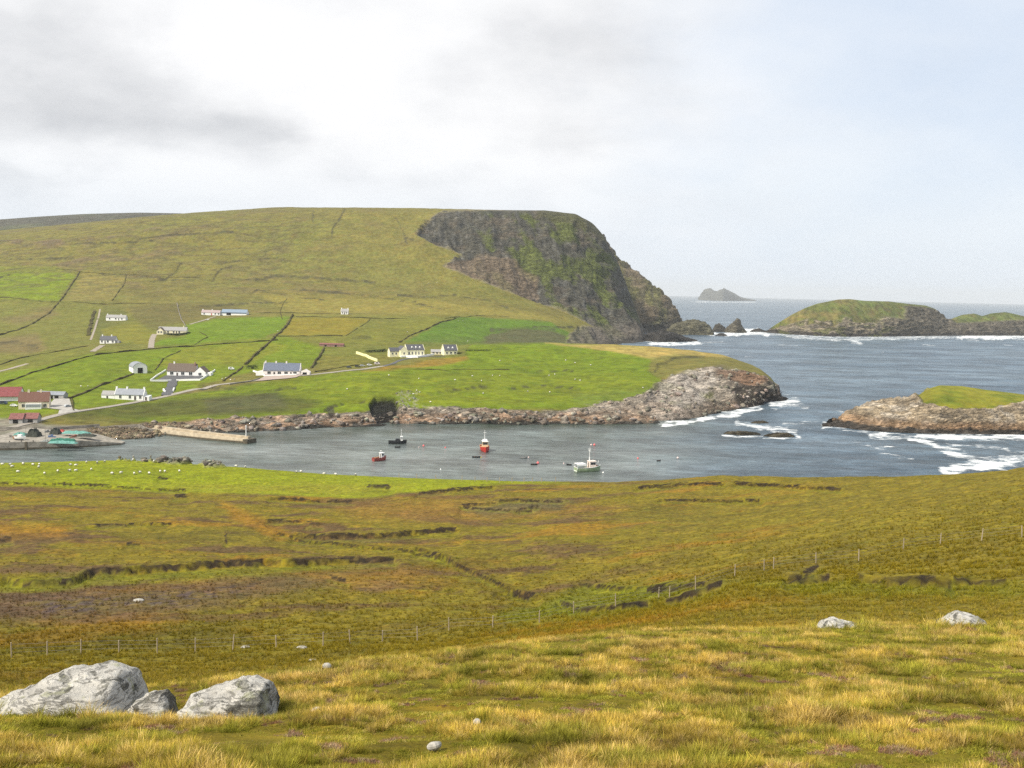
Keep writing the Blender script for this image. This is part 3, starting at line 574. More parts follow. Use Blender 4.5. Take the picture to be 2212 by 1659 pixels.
land('hills', [shifted(spur_base, -30, -10), [(x, y, 2050 + (x - 1290) * 0.9, 0) for x, y in spur_base[:-1]] + [(1478, 0, 2250, -14)],
               [(1290, 640, 2160), (1370, 670, 2180), (1420, 676, 2200), (1450, 690, 2230), (1464, 699, 2260), (1478, 0, 2260, -14)],
               spur_top + [(1470, 0, 2290, -4), (1480, 0, 2290, -14)],
               [(x, y + 25, Y + 200) for x, y, Y in spur_top] + [(1470, 0, 2500, -6), (1480, 0, 2500, -14)],
               [(1290, 0, 3200, -14), (1480, 0, 2900, -14)]], 1290, 1481, 2200, 150, [4, 34, 40, 8, 6], p_spur, M_isle, (9, 60))
def p_back(X, Y, Z, u, v, T):
    n = fbm(X / 300, Y / 200, 4); c = np.zeros(X.shape + (3,)) + np.array((0.062, 0.058, 0.040)); c = mixc(c, (0.075, 0.078, 0.04), sst(n, 0, 0.5)); return c, np.zeros(X.shape)  # brown heath, its base colour darkened for the cloud shadow over it
land('mountain', [[(-900, 0, 2600, 80), (500, 0, 2600, 60)], [(-900, 530, 3100), (-200, 505, 3100), (500, 505, 3100)],
                  [(-900, 520, 3700), (-300, 488, 3700), (0, 476, 3700), (80, 470, 3700), (180, 464, 3700), (300, 461, 3700), (400, 463, 3700), (500, 472, 3700), (700, 500, 3700)],
                  [(-900, 560, 4600), (700, 560, 4600)]], -900, 700, 3700, 160, [10, 30, 10], p_back, M_isle, (0, 100))
def p_isle(X, Y, Z, u, v, T):
    n = fbm(X / 60, Z / 25, 4); n2 = fbm(X / 25, Z / 14, 4); c = np.zeros(X.shape + (3,)) + np.array((0.100, 0.112, 0.026))
    c = mixc(c, (0.145, 0.115, 0.035), sst(n, -0.2, 0.4) * sst(u, 2050, 1750)); c = mixc(c, (0.085, 0.105, 0.028), sst(u, 1750, 1900) * 0.6); c = mixc(c, (0.12, 0.09, 0.035), sst(n2, 0.1, 0.5) * 0.5)
    cliffm = sst(T + 0.28 * n + 0.2 * n2, 2.05, 1.9)
    cliffm = np.maximum(cliffm, polymask(u + 5 * n2, v, [(1955, 663), (1990, 664), (2030, 672), (2065, 700), (2260, 690), (2260, 740), (1900, 740), (1895, 700), (1905, 685), (1950, 690)], 5) * sst(T, 2.95, 2.7))
    cliffm = np.maximum(cliffm, polymask(u + 5 * n2, v, [(1660, 716), (1745, 690), (1745, 730), (1640, 730)], 4))
    rc = np.zeros(X.shape + (3,)) + np.array((0.30, 0.25, 0.175)); rc = mixc(rc, (0.13, 0.12, 0.095), sst(n2, 0, 0.5) * 0.7); rc = mixc(rc, (0.06, 0.052, 0.045), sst(Z, 5, 2)); rc = mixc(rc, (0.115, 0.125, 0.035), sst(n - n2, 0.15, 0.6) * 0.75 * sst(u, 2000, 1900)); rc = mixc(rc, (0.085, 0.077, 0.062), sst(u, 1900, 1970) * 0.65)
    c = c + (rc - c) * cliffm[..., None]; return c, cliffm
isl_base = [(1652, 718), (1700, 722), (1800, 727), (1900, 727), (2060, 725), (2150, 725), (2212, 725), (2400, 726)]
isl_top = [(1652, 719, 2300), (1668, 706, 2300), (1690, 692, 2300), (1715, 677, 2310), (1740, 665, 2320), (1765, 656, 2330), (1790, 651, 2330), (1810, 647, 2330), (1835, 646, 2330), (1870, 650, 2330), (1920, 651, 2330), (1960, 656, 2330), (2000, 660, 2330), (2020, 667, 2330), (2035, 680, 2330), (2045, 691, 2330), (2055, 689, 2330), (2078, 680, 2330), (2105, 677, 2330), (2122, 683, 2330), (2140, 677, 2330), (2172, 674, 2330), (2200, 680, 2330), (2240, 690, 2330), (2300, 700, 2330), (2400, 722, 2330)]
ib = lambda x: float(np.interp(x, [p[0] for p in isl_base], [p[1] for p in isl_base]))
isl_top = [(x, y, sea(x, ib(x))[1] + 110 * min(1, (x - 1640) / 120)) for x, y, Y in isl_top]
def between(f): return [(x, ib(x) * (1 - f) + y * f, sea(x, ib(x))[1] + 14 + 30 * f) for x, y, Y in isl_top]
land('island', [shifted(isl_base, -30, -9), isl_base, between(0.40), [(x, y, Y) for x, y, Y in isl_top], [(x, y + 12, Y + 120) for x, y, Y in isl_top], [(1652, 0, 2800, -10), (2400, 0, 2900, -10)]],
     1650, 2380, 2200, 330, [4, 36, 36, 6, 6], p_isle, M_isle, (5, 30))
def p_near(X, Y, Z, u, v, T):
    n = fbm(X / 9, Y / 9 + Z / 6, 4); n2 = fbm(X / 30, Y / 20, 4)
    g_ = polymask(u + 8 * n, v + 3 * n, [(1990, 862), (1975, 850), (2030, 825), (2120, 830), (2260, 850), (2400, 865), (2400, 885), (2200, 872), (2140, 886), (2060, 884), (1995, 874)], 3)
    c = np.zeros(X.shape + (3,)) + np.array((0.37, 0.295, 0.20)); c = mixc(c, (0.48, 0.42, 0.34), sst(n2 + n, 0.0, 0.6) * 0.7); c = mixc(c, (0.14, 0.115, 0.085), sst(n - n2, 0.2, 0.7) * 0.7)
    c = mixc(c, (0.33, 0.20, 0.11), sst(Z, 8, 3) * 0.7); c = mixc(c, (0.07, 0.06, 0.05), sst(Z + n, 2.2, 0.8))
    c = c + (mixc(np.zeros(X.shape + (3,)) + np.array((0.17, 0.165, 0.014)), (0.115, 0.135, 0.011), sst(n2, 0, 0.5)) - c) * g_[..., None]; return c, 1 - g_
ni_base = [(1778, 920), (1800, 920), (1850, 927), (1900, 932), (2000, 936), (2100, 937), (2212, 938), (2420, 942)]
ni_top = [(1778, 921), (1790, 915), (1812, 907), (1830, 895), (1860, 883), (1880, 876), (1920, 869), (1960, 866), (1985, 855), (2003, 842), (2030, 834), (2080, 836), (2130, 844), (2180, 850), (2240, 858), (2330, 875), (2420, 895)]
land('island', [shifted(ni_base, -12, -5), ni_base,
                [(x, np.interp(x, [p[0] for p in ni_base], [p[1] for p in ni_base]) * 0.45 + y * 0.55, sea(x, np.interp(x, [p[0] for p in ni_base], [p[1] for p in ni_base]))[1] + 14) for x, y in ni_top],
                [(x, y, sea(x, np.interp(x, [p[0] for p in ni_base], [p[1] for p in ni_base]))[1] + 4 + 62 * min(1, (x - 1778) / 150)) for x, y in ni_top],
                [(x, y + 10, sea(x, 930)[1] + 110) for x, y in ni_top], [(1778, 0, 760, -8), (2420, 0, 760, -8)]],
     1776, 2400, 640, 330, [6, 50, 44, 6, 6], p_near, M_far, (2.2, 11))
def p_rock(col, top=None):
    def f(X, Y, Z, u, v, T):
        n = fbm(X / 20, Z / 12, 3); c = np.zeros(X.shape + (3,)) + np.array(col); c = mixc(c, np.array(col) * 0.5, sst(n, 0, 0.5) * 0.7)
        if top: c = mixc(c, top, sst(T, 2.2, 2.6) * 0.7)
        return c, np.ones(X.shape)
    return f
def skerry(name, label, base, top, depth, col, amp, ncol=60, material=None, topc=None, cat='rock', group=None):
    xs = [p[0] for p in base]; ys = [p[1] for p in base]
    b = lambda x: np.interp(x, xs, ys)
    o = land(name, [shifted(base, -depth * 0.25, -max(1.2, depth * 0.06)), base,
               [(x, b(x) * 0.4 + y * 0.6, sea(x, b(x))[1] + depth * 0.12) for x, y in top],
               [(x, y, sea(x, b(x))[1] + depth * 0.4) for x, y in top],
               [(x, y + (b(x) - y) * 0.5, sea(x, b(x))[1] + depth * 0.7) for x, y in top],
               [(x, y, sea(x, b(x))[1] + depth * 1.1, -max(1.2, depth * 0.06)) for x, y in top]], min(xs), max(xs), sea(xs[0], ys[0])[1], ncol, [3, 14, 14, 5, 4], p_rock(col, topc), material or M_isle, amp, sm=0, kind='thing')
    if 'kind' in o: del o['kind']
    tag(o, label, cat, group); return o
skerry('islet', 'distant hazy twin-peaked islet alone on the sea horizon', [(1508, 648), (1560, 650), (1632, 650)], [(1508, 648.5), (1518, 632), (1524, 625), (1534, 624), (1543, 630), (1548, 632), (1558, 627), (1564, 624.5), (1580, 632), (1596, 642), (1615, 647), (1632, 650)], 900, (0.10, 0.10, 0.08), (12, 200), 80, cat='islet')
skerry('sea_rock', 'broad craggy rock joined to the foot of the big cliff', [(1440, 722), (1480, 723), (1540, 724)], [(1440, 716), (1455, 703), (1475, 696), (1500, 693), (1520, 697), (1532, 706), (1540, 723)], 90, (0.13, 0.12, 0.075), (3, 22), 70)
skerry('sea_rock', 'low dark shelf of rock with surf below the cliff spur', [(1385, 736), (1420, 739), (1460, 739), (1506, 737)], [(1385, 730), (1400, 722), (1430, 716), (1460, 722), (1480, 730), (1506, 736.5)], 70, (0.055, 0.05, 0.045), (2, 15), 70)
skerry('sea_rock', 'small round sea rock between craggy rock and pointed stack', [(1540, 717), (1572, 717)], [(1540, 716), (1546, 703), (1553, 700), (1562, 706), (1572, 716)], 50, (0.10, 0.09, 0.07), (2, 14), 30)
skerry('sea_stack', 'pointed sea stack with a thumb-like spire', [(1566, 718), (1590, 719), (1612, 719)], [(1566, 716), (1573, 706), (1582, 700), (1588, 694), (1592, 689), (1597, 690), (1600, 702), (1605, 710), (1612, 718)], 50, (0.14, 0.125, 0.09), (2, 12), 50, cat='sea stack')
skerry('sea_rock', 'tiny sea rock awash beside the tip of the green island', [(1620, 717), (1655, 717)], [(1620, 716.5), (1628, 712), (1640, 710), (1655, 716)], 40, (0.09, 0.08, 0.07), (1, 10), 30)
skerry('sea_rock', 'small dark rock in surf in front of pointed stack', [(1545, 725), (1570, 726)], [(1545, 724.5), (1554, 721), (1563, 721), (1570, 725)], 20, (0.06, 0.055, 0.05), (1, 8), 24)
skerry('sea_rock', 'long flat dark reef awash in mouth of the harbour', [(1563, 937), (1600, 940), (1643, 939)], [(1563, 936.5), (1575, 933), (1600, 932.5), (1625, 934), (1643, 938)], 12, (0.07, 0.06, 0.04), (0.5, 4), 40, M_far)
skerry('sea_rock', 'flat dark reef nearest the small grassy island', [(1650, 942), (1680, 945), (1716, 944)], [(1650, 941.5), (1662, 938), (1685, 935), (1705, 937), (1716, 943)], 10, (0.07, 0.06, 0.04), (0.5, 4), 40, M_far)
skerry('sea_rock', 'smallest flat reef farthest out in harbour mouth', [(1622, 914), (1640, 915), (1660, 914)], [(1622, 913.5), (1632, 911), (1648, 910.5), (1660, 913)], 10, (0.07, 0.06, 0.04), (0.5, 4), 30, M_far)
skerry('sea_rock', 'dark ledge running out from the tip of the promontory', [(1655, 868), (1690, 866), (1702, 862)], [(1655, 850), (1668, 848), (1680, 855), (1690, 859), (1702, 861.5)], 16, (0.05, 0.045, 0.04), (1, 6), 40, M_far)

# ------------------------------------------------------------------ the sea
colsW = np.concatenate([np.linspace(-1.6, -0.56, 24)[:-1], np.linspace(-0.56, 0.56, 900), np.linspace(0.56, 1.6, 24)[1:]])
yrow = np.concatenate([np.array([180.0, 280.0]), 1 / np.linspace(1 / 340, 1 / 2600, 300), np.geomspace(2650, 30000, 60)])
WP = np.zeros((len(yrow), len(colsW), 3)); WP[..., 1] = yrow[:, None]; WP[..., 0] = colsW[None, :] * (yrow[:, None] + C0)
uW, vW = proj(WP); X, Y = WP[..., 0], WP[..., 1]
w1 = fbm(X / 24, Y / 24, 4); w2 = fbm(X / 6, Y / 9 + 7, 3); w3 = fbm(X / 60 + 30, Y / 60, 4)
foam = np.zeros(X.shape)
def FO(line, wd, amt=1.0, warp=1.0):
    global foam
    a = np.array(line); sel = (uW > a[:, 0].min() - 40) & (uW < a[:, 0].max() + 40) & (vW > a[:, 1].min() - 40) & (vW < a[:, 1].max() + 40)
    d, s = linedist(uW[sel] + warp * 8 * w1[sel], vW[sel] + warp * wd * 1.2 * w1[sel] + warp * wd * 0.8 * w2[sel], line)
    foam[sel] = np.maximum(foam[sel], sst(d, wd * 2.6, 0) * amt)
def off(pts, dy): return [(x, y + dy) for x, y in pts]
FO(off(isl_base, 1.5), 2.4, 0.68); FO([(1700, 727), (1800, 734), (1880, 733), (2060, 728)], 2.2, 0.7); FO([(2070, 727), (2130, 728), (2212, 727)], 4.5, 1.0)
FO([(1840, 735), (1860, 742)], 2.5, 0.8); FO([(1400, 742), (1450, 743), (1510, 741)], 3.2, 1.0); FO([(1510, 740), (1560, 738)], 1.5, 0.5); FO([(1530, 722), (1600, 722), (1625, 718), (1655, 722)], 3.0, 1.0); FO([(1600, 714), (1640, 712)], 2.5, 1.0)
FO([(1500, 652), (1632, 653)], 1.0, 0.7)
FO([(1430, 917), (1500, 910), (1530, 903), (1580, 895), (1640, 885)], 3.2, 1.0); FO([(1560, 890), (1640, 884)], 6.0, 0.8); FO([(1670, 872), (1700, 868), (1720, 868)], 6.5, 1.0); FO([(1675, 876), (1740, 878)], 3.0, 0.6)
FO([(1590, 915), (1640, 922), (1700, 925)], 4.5, 0.75); FO([(1665, 930), (1720, 934), (1725, 945)], 3.5, 0.75); FO([(1560, 941), (1600, 943), (1645, 943)], 1.6, 0.8); FO([(1650, 946), (1720, 947)], 1.6, 0.8); FO([(1690, 915), (1790, 912)], 2.0, 0.5); FO([(1780, 880), (1820, 890)], 2.2, 0.5)
FO([(1745, 925), (1800, 929)], 2.0, 0.5); FO(off(ni_base, 3), 3.0, 0.7); FO([(1980, 940), (2050, 943), (2120, 942), (2260, 945)], 6.0, 1.0); FO([(1880, 940), (1960, 945), (2010, 960), (2080, 985), (2130, 1000), (2160, 1010)], 4.5, 0.9)
FO([(2050, 975), (2110, 992), (2160, 1005)], 9, 0.75); FO([(2040, 1022), (2110, 1008), (2212, 996), (2300, 990)], 8, 0.95); FO([(2060, 962), (2140, 966), (2180, 972)], 3.5, 0.6); FO([(1900, 975), (1950, 985)], 6, 0.6); FO([(1830, 950), (1900, 970)], 2.5, 0.4); FO([(2160, 985), (2260, 980)], 5, 0.5)
FO([(1480, 905), (1420, 915)], 1.5, 0.6); FO([(600, 938), (1000, 922)], 0.7, 0.1); FO([(1790, 916), (1780, 912)], 2.5, 0.8)
for x, y, wdx in [(2100, 735, 30), (1850, 742, 20), (1620, 770, 25), (1560, 765, 30), (2010, 745, 30), (1900, 760, 20), (1500, 755, 30), (1700, 745, 40), (1980, 733, 20), (2180, 745, 18), (1960, 990, 30), (1930, 965, 30)]:
    FO([(x - wdx / 2, y), (x + wdx / 2, y + 1)], 1.2, 0.55)
calm = sst(uW + 60 * w3, 1760, 1280) * sst(Y, 900, 650)
weed = polymask(uW + 8 * w2, vW + 2 * w1, [(420, 940), (600, 934), (800, 922), (1000, 915), (1300, 916), (1500, 905), (1540, 903), (1500, 918), (1200, 925), (900, 935), (700, 950), (500, 962), (460, 955)], 6) * (0.6 + 0.5 * w1)
weed = np.clip(np.maximum(weed, polymask(uW + 12 * w2, vW + 3 * w1, [(1180, 930), (1300, 928), (1310, 950), (1240, 955)], 7) * 0.35 + polymask(uW, vW, [(830, 905), (860, 905), (870, 945), (820, 945)], 6) * 0.5), 0, 1)
M_sea, g = new_mat('sea water')
obj = g.new('ShaderNodeTexCoord').outputs['Object']
fo = g.new('ShaderNodeAttribute', attribute_name='foam').outputs['Fac']; ca = g.new('ShaderNodeAttribute', attribute_name='calm').outputs['Fac']; we = g.new('ShaderNodeAttribute', attribute_name='weed').outputs['Fac']
wv = g.map(obj, rot=(0, 0, 0.45), scale=(0.55, 1.0, 1.0))
h1 = g.noise(wv, 0.05, 10, 0.62, 0.3); h2 = g.noise(g.map(obj, rot=(0, 0, -0.5), scale=(0.5, 1, 1)), 0.35, 6, 0.6, 0.2)
patch = g.noise(g.map(obj, rot=(0, 0, 0.2), scale=(0.25, 1, 1)), 0.012, 5, 0.6)
hh = g.math('ADD', g.math('MULTIPLY', h1, g.mixf(ca, 13.0, 1.8)), g.math('MULTIPLY', h2, g.mixf(ca, 1.5, 0.55)))
wc = g.mix(g.ss(patch, 0.35, 0.65), (0.045, 0.075, 0.105), (0.10, 0.14, 0.175))
wc = g.mix(ca, wc, g.mix(g.ss(patch, 0.35, 0.65), (0.085, 0.108, 0.102), (0.125, 0.140, 0.135)))
str_ = g.noise(g.map(obj, rot=(0, 0, 0.3), scale=(0.35, 1, 1)), 0.22, 5, 0.7)
wc = g.mix(1.0, wc, g.ss(str_, 0.3, 0.7, 0.7, 1.35), 'MULTIPLY')
str2 = g.noise(g.map(obj, rot=(0, 0, 0.35), scale=(0.55, 1, 1)), 0.028, 10, 0.72)
wc = g.mix(1.0, wc, g.ss(str2, 0.35, 0.65, 0.62, 1.5), 'MULTIPLY'); wc = g.mix(we, wc, (0.022, 0.034, 0.014))
br = g.noise(g.map(obj, scale=(0.45, 1, 1), rot=(0, 0, 0.2)), 0.35, 8, 0.7)
br2 = g.noise(g.map(obj, scale=(0.5, 1, 1), rot=(0, 0, -0.3)), 0.09, 7, 0.65)
fm = g.math('MULTIPLY', g.ss(g.math('ADD', g.math('MULTIPLY', fo, 0.85), g.math('ADD', g.math('MULTIPLY', g.ss(br, 0.35, 0.65), 0.45), g.math('MULTIPLY', g.ss(br2, 0.36, 0.64), 0.45))), 0.80, 1.30), g.ss(fo, 0.02, 0.3))
caps = g.math('MULTIPLY', g.ss(g.noise(g.map(obj, scale=(0.3, 1, 1)), 0.06, 9, 0.75), 0.70, 0.76), g.math('SUBTRACT', 1.0, ca))
fm = g.math('MAXIMUM', fm, g.math('MULTIPLY', caps, 0.35))
p = finish(g, g.mix(fm, wc, (0.78, 0.80, 0.80)), g.mixf(fm, g.mixf(ca, 0.30, 0.22), 0.8), hh, 0.9, 1.0, 0.32)
p.inputs['IOR'].default_value = 1.33
water = grid_obj('water', WP, M_sea, {'foam': foam, 'calm': calm, 'weed': weed}); tag(water, kind='structure')
# ------------------------------------------------------------------ the air
m_h, g = new_mat('sea haze')
pv = g.new('ShaderNodeVolumePrincipled'); pv.inputs['Density'].default_value = HAZE; pv.inputs['Color'].default_value = (0.93, 0.97, 1.0, 1)
pv.inputs['Anisotropy'].default_value = 0.0
o_ = g.new('ShaderNodeOutputMaterial'); g.l.new(pv.outputs[0], o_.inputs['Volume'])
hx, hy0, hy1, hz0, hz1 = 52000, -400, 30300, -16, 330
hv = [(x, y, z) for x in (-hx, hx) for y in (hy0, hy1) for z in (hz0, hz1)]
tag(mesh_obj('haze', hv, [(0, 1, 3, 2), (4, 6, 7, 5), (0, 4, 5, 1), (2, 3, 7, 6), (0, 2, 6, 4), (1, 5, 7, 3)], m_h), kind='stuff')
#@@OBJECTS@@
# ------------------------------------------------------------------ finding the ground
def make_bvh(P, s=2):
    Q = P[::s, ::s]; rr, cc = Q.shape[:2]; i = np.arange(rr - 1)[:, None] * cc + np.arange(cc - 1)[None, :]
    q = np.stack([i, i + 1, i + cc + 1, i + cc], -1).reshape(-1, 4)
    return BVHTree.FromPolygons(Q.reshape(-1, 3).tolist(), q.tolist())
BA, BB = make_bvh(PA), make_bvh(PB)
def hit(x, y, which='B'):
    t = BA if which == 'A' else BB
    for k in range(60):
        h = t.ray_cast(Vector((0, 0, HC)), Vector(ray(x, y + k)).normalized(), 20000)
        if h[0] is not None: return np.array(h[0])
    return at(x, y, 300)
def floor_z(x, y, which='B'):
    h = (BA if which == 'A' else BB).ray_cast(Vector((x, y, 900)), Vector((0, 0, -1)), 3000)
    return h[0].z if h[0] is not None else 0.0

# ------------------------------------------------------------------ mesh building
class MB:
    def __init__(s): s.v = []; s.f = []
    def box(s, x0, x1, y0, y1, z0, z1):
        n = len(s.v); s.v += [(x, y, z) for x in (x0, x1) for y in (y0, y1) for z in (z0, z1)]
        s.f += [tuple(n + k for k in q) for q in [(0, 1, 3, 2), (4, 6, 7, 5), (0, 4, 5, 1), (2, 3, 7, 6), (0, 2, 6, 4), (1, 5, 7, 3)]]; return s
    def prism(s, prof, y0, y1, axis='y'):
        """a closed outline (a, b) swept along one axis"""
        n = len(s.v); m = len(prof)
        for y in (y0, y1):
            for a, b in prof: s.v.append((a, y, b) if axis == 'y' else (y, a, b) if axis == 'x' else (a, b, y))
        s.f.append(tuple(range(n, n + m))); s.f.append(tuple(range(n + 2 * m - 1, n + m - 1, -1)))
        for i in range(m): j = (i + 1) % m; s.f.append((n + i, n + m + i, n + m + j, n + j))
        return s
    def tube(s, p0, p1, r0, r1=None, k=8):
        r1 = r0 if r1 is None else r1; p0 = Vector(p0); p1 = Vector(p1); d = (p1 - p0).normalized()
        a = d.orthogonal().normalized(); b = d.cross(a); n = len(s.v)
        for p, r in ((p0, r0), (p1, r1)):
            for i in range(k):
                t = 2 * math.pi * i / k; s.v.append(tuple(p + a * (r * math.cos(t)) + b * (r * math.sin(t))))
        s.f += [(n + i, n + (i + 1) % k, n + k + (i + 1) % k, n + k + i) for i in range(k)]
        s.f.append(tuple(range(n + k - 1, n - 1, -1))); s.f.append(tuple(range(n + k, n + 2 * k))); return s
    def ball(s, c, r, k=8, m=5, sc=(1, 1, 1)):
        n = len(s.v)
        for j in range(m + 1):
            ph = math.pi * j / m
            for i in range(k):
                t = 2 * math.pi * i / k
                s.v.append((c[0] + r * sc[0] * math.sin(ph) * math.cos(t), c[1] + r * sc[1] * math.sin(ph) * math.sin(t), c[2] + r * sc[2] * math.cos(ph)))
        for j in range(m):
            for i in range(k): s.f.append((n + j * k + i, n + j * k + (i + 1) % k, n + (j + 1) * k + (i + 1) % k, n + (j + 1) * k + i))
        return s
    def grid(s, rows):
        n = len(s.v); k = len(rows[0])
        for r in rows: s.v += [tuple(p) for p in r]
        for j in range(len(rows) - 1):
            for i in range(k - 1): s.f.append((n + j * k + i, n + j * k + i + 1, n + (j + 1) * k + i + 1, n + (j + 1) * k + i))
        return s
    def out(s, name, m, parent=None, smooth=False): return mesh_obj(name, s.v, s.f, m, parent, smooth)
def empty(name, loc, rz=0.0, label=None, cat=None, group=None):
    o = link(bpy.data.objects.new(name, None)); o.location = tuple(loc); o.rotation_euler = (0, 0, rz); o.empty_display_size = 0.3
    return tag(o, label, cat, group)
def dup(root, loc, rz, label=None, sc=None):
    r = root.copy(); COL.objects.link(r); r.location = tuple(loc); r.rotation_euler = (0, 0, rz)
    if label: r['label'] = label
    if sc: r.scale = (sc, sc, sc)
    for ch in list(root.children):
        c_ = ch.copy(); COL.objects.link(c_); c_.parent = r
        for g_ in list(ch.children): d_ = g_.copy(); COL.objects.link(d_); d_.parent = c_
    return r

# ------------------------------------------------------------------ roads and yards
m_road = mat('road tar', (0.30, 0.27, 0.23), 0.9, 0.2, 0.6, 0.1); m_tar = mat('dark tarmac', (0.10, 0.10, 0.105), 0.85, 0.15, 0.5, 0.15); m_yard = mat('yard concrete', (0.36, 0.34, 0.31), 0.9, 0.2, 0.4, 0.1)
m_track = mat('gravel track', (0.30, 0.26, 0.21), 0.95, 0.25, 0.8, 0.05); m_gravel = mat('pink gravel', (0.36, 0.29, 0.25), 0.95, 0.15, 0.8, 0.05)
def resample(pts, step):
    out = [pts[0]]
    for a, b in zip(pts[:-1], pts[1:]):
        n = max(1, int(np.linalg.norm(b - a) / step))
        out += [a + (b - a) * (i / n) for i in range(1, n + 1)]
    return out
def strip(name, line, width, m, lift=0.22, label=None, which='B', step=5.0):
    pts = [hit(x, y, which)[:2] for x, y in line]; pts = resample(pts, step); P = np.array(pts)
    if len(P) > 6:
        for _ in range(4): P[1:-1] = (P[:-2] + P[1:-1] * 2 + P[2:]) / 4
    d = np.gradient(P, axis=0); d /= np.linalg.norm(d, axis=1, keepdims=True) + 1e-9; nrm = np.stack([-d[:, 1], d[:, 0]], 1)
    rows = []
    for i in range(len(P)):
        wz = width * (1 + 0.12 * math.sin(i * 1.7)); ps = [P[i] + nrm[i] * o_ * wz for o_ in (-0.5, -0.25, 0, 0.25, 0.5)]
        zs = [floor_z(p[0], p[1], which) for p in ps]; zt = max(zs) * 0.5 + sum(zs) / 5 * 0.5 + lift
        rows.append([(ps[0][0], ps[0][1], zt - 1.4)] + [(p[0], p[1], zt) for p in ps] + [(ps[-1][0], ps[-1][1], zt - 1.4)])
    o = MB().grid(rows).out(name, m); tag(o, kind='structure'); return o
def patch(name, poly, m, lift=0.25, n=14):
    """a flat yard: corners found on the ground, filled as a grid"""
    a, b, c_, d = [hit(x, y) for x, y in poly]; rows = []
    for j in range(n + 1):
        t = j / n; row = []
        for i in range(n + 1):
            s_ = i / n; p = (a * (1 - s_) + b * s_) * (1 - t) + (d * (1 - s_) + c_ * s_) * t
            row.append((p[0], p[1], floor_z(p[0], p[1]) + lift))
        rows.append(row)
    o = MB().grid(rows).out(name, m); tag(o, kind='structure'); return o
strip('road', [(0, 930), (30, 922), (80, 910), (120, 897), (170, 888), (230, 880), (300, 868), (350, 858), (400, 846), (450, 836), (500, 829), (560, 820), (620, 815), (680, 809), (740, 802), (790, 797), (830, 791)], 5.2, m_road)
strip('road', [(830, 791), (850, 785), (880, 774), (920, 771), (960, 769)], 3.6, m_tar)
strip('driveway', [(374, 822), (371, 835), (358, 855)], 6.5, m_tar, 0.5)
strip('track', [(-20, 806), (30, 795), (60, 786)], 4, m_track); strip('track', [(200, 760), (213, 751), (222, 746)], 5, m_track); strip('track', [(326, 752), (328, 735), (334, 722)], 5.5, m_track)
strip('track', [(410, 701), (440, 692), (465, 684)], 3, m_track); strip('track', [(196, 735), (208, 700), (216, 668)], 2.2, m_track)
patch('yard', [(100, 882), (158, 890), (150, 862), (118, 862)], m_yard, 0.35); patch('yard', [(125, 897), (175, 888), (158, 884), (128, 887)], m_yard, 0.4)
patch('forecourt', [(335, 823), (432, 821), (440, 811), (358, 812)], m_tar, 0.45); patch('forecourt', [(552, 824), (640, 816), (656, 809), (574, 813)], m_gravel, 0.45)

# ------------------------------------------------------------------ field banks and walls
m_bank = mat('turf bank', (0.072, 0.063, 0.026), 0.95, 0.6, 0.12, 0.05); m_stonewall = mat('field stone', (0.20, 0.18, 0.15), 0.9, 0.4, 0.9, 0.1); m_white = mat('white render', (0.80, 0.79, 0.76), 0.8, 0.05, 0.6, 0.2); m_cream = mat('cream render', (0.72, 0.66, 0.48), 0.8, 0.05, 0.6, 0.2)
def wall_along(name, line, h, w_, m, label, cat, group=None, ragged=0.8, step=4.0, which='B'):
    pts = resample([hit(x, y, which)[:2] for x, y in line], step); P = np.array(pts)
    if len(P) < 3: P = np.array(resample(pts, step / 4))
    d = np.gradient(P, axis=0); d /= np.linalg.norm(d, axis=1, keepdims=True) + 1e-9; nr = np.stack([-d[:, 1], d[:, 0]], 1); rows = []
    for i, p in enumerate(P):
        z = floor_z(p[0], p[1], which); hh_ = h * (1 + ragged * (0.5 * (RNG.random() - 0.6) + 0.9 * float(pn(np.array([i * 0.31 + line[0][1]]), np.array([3.5]))[0]))) * (1 if ragged == 0 else 0.75 + 0.5 * np.sin(i * 0.37 + line[0][0]) ** 2); o1 = 0.35 * w_ * ragged * float(pn(np.array([i * 0.23 + line[0][0]]), np.array([0.5]))[0]); a = p + nr[i] * (w_ / 2 + o1); b = p - nr[i] * (w_ / 2 - o1)
        a2 = p + nr[i] * (w_ * 0.32 + o1); b2_ = p - nr[i] * (w_ * 0.32 - o1)
        rows.append([(a[0], a[1], z - 1.5), (a2[0], a2[1], z + hh_), (b2_[0], b2_[1], z + hh_), (b[0], b[1], z - 1.5)])
    mb = MB().grid(rows); k = len(rows); mb.f.append((0, 1, 2, 3)); mb.f.append(tuple((k - 1) * 4 + q for q in (3, 2, 1, 0)))
    o = mb.out(name, m); tag(o, label, cat, group); return o
GB = 'turf banks and walls between the fields'
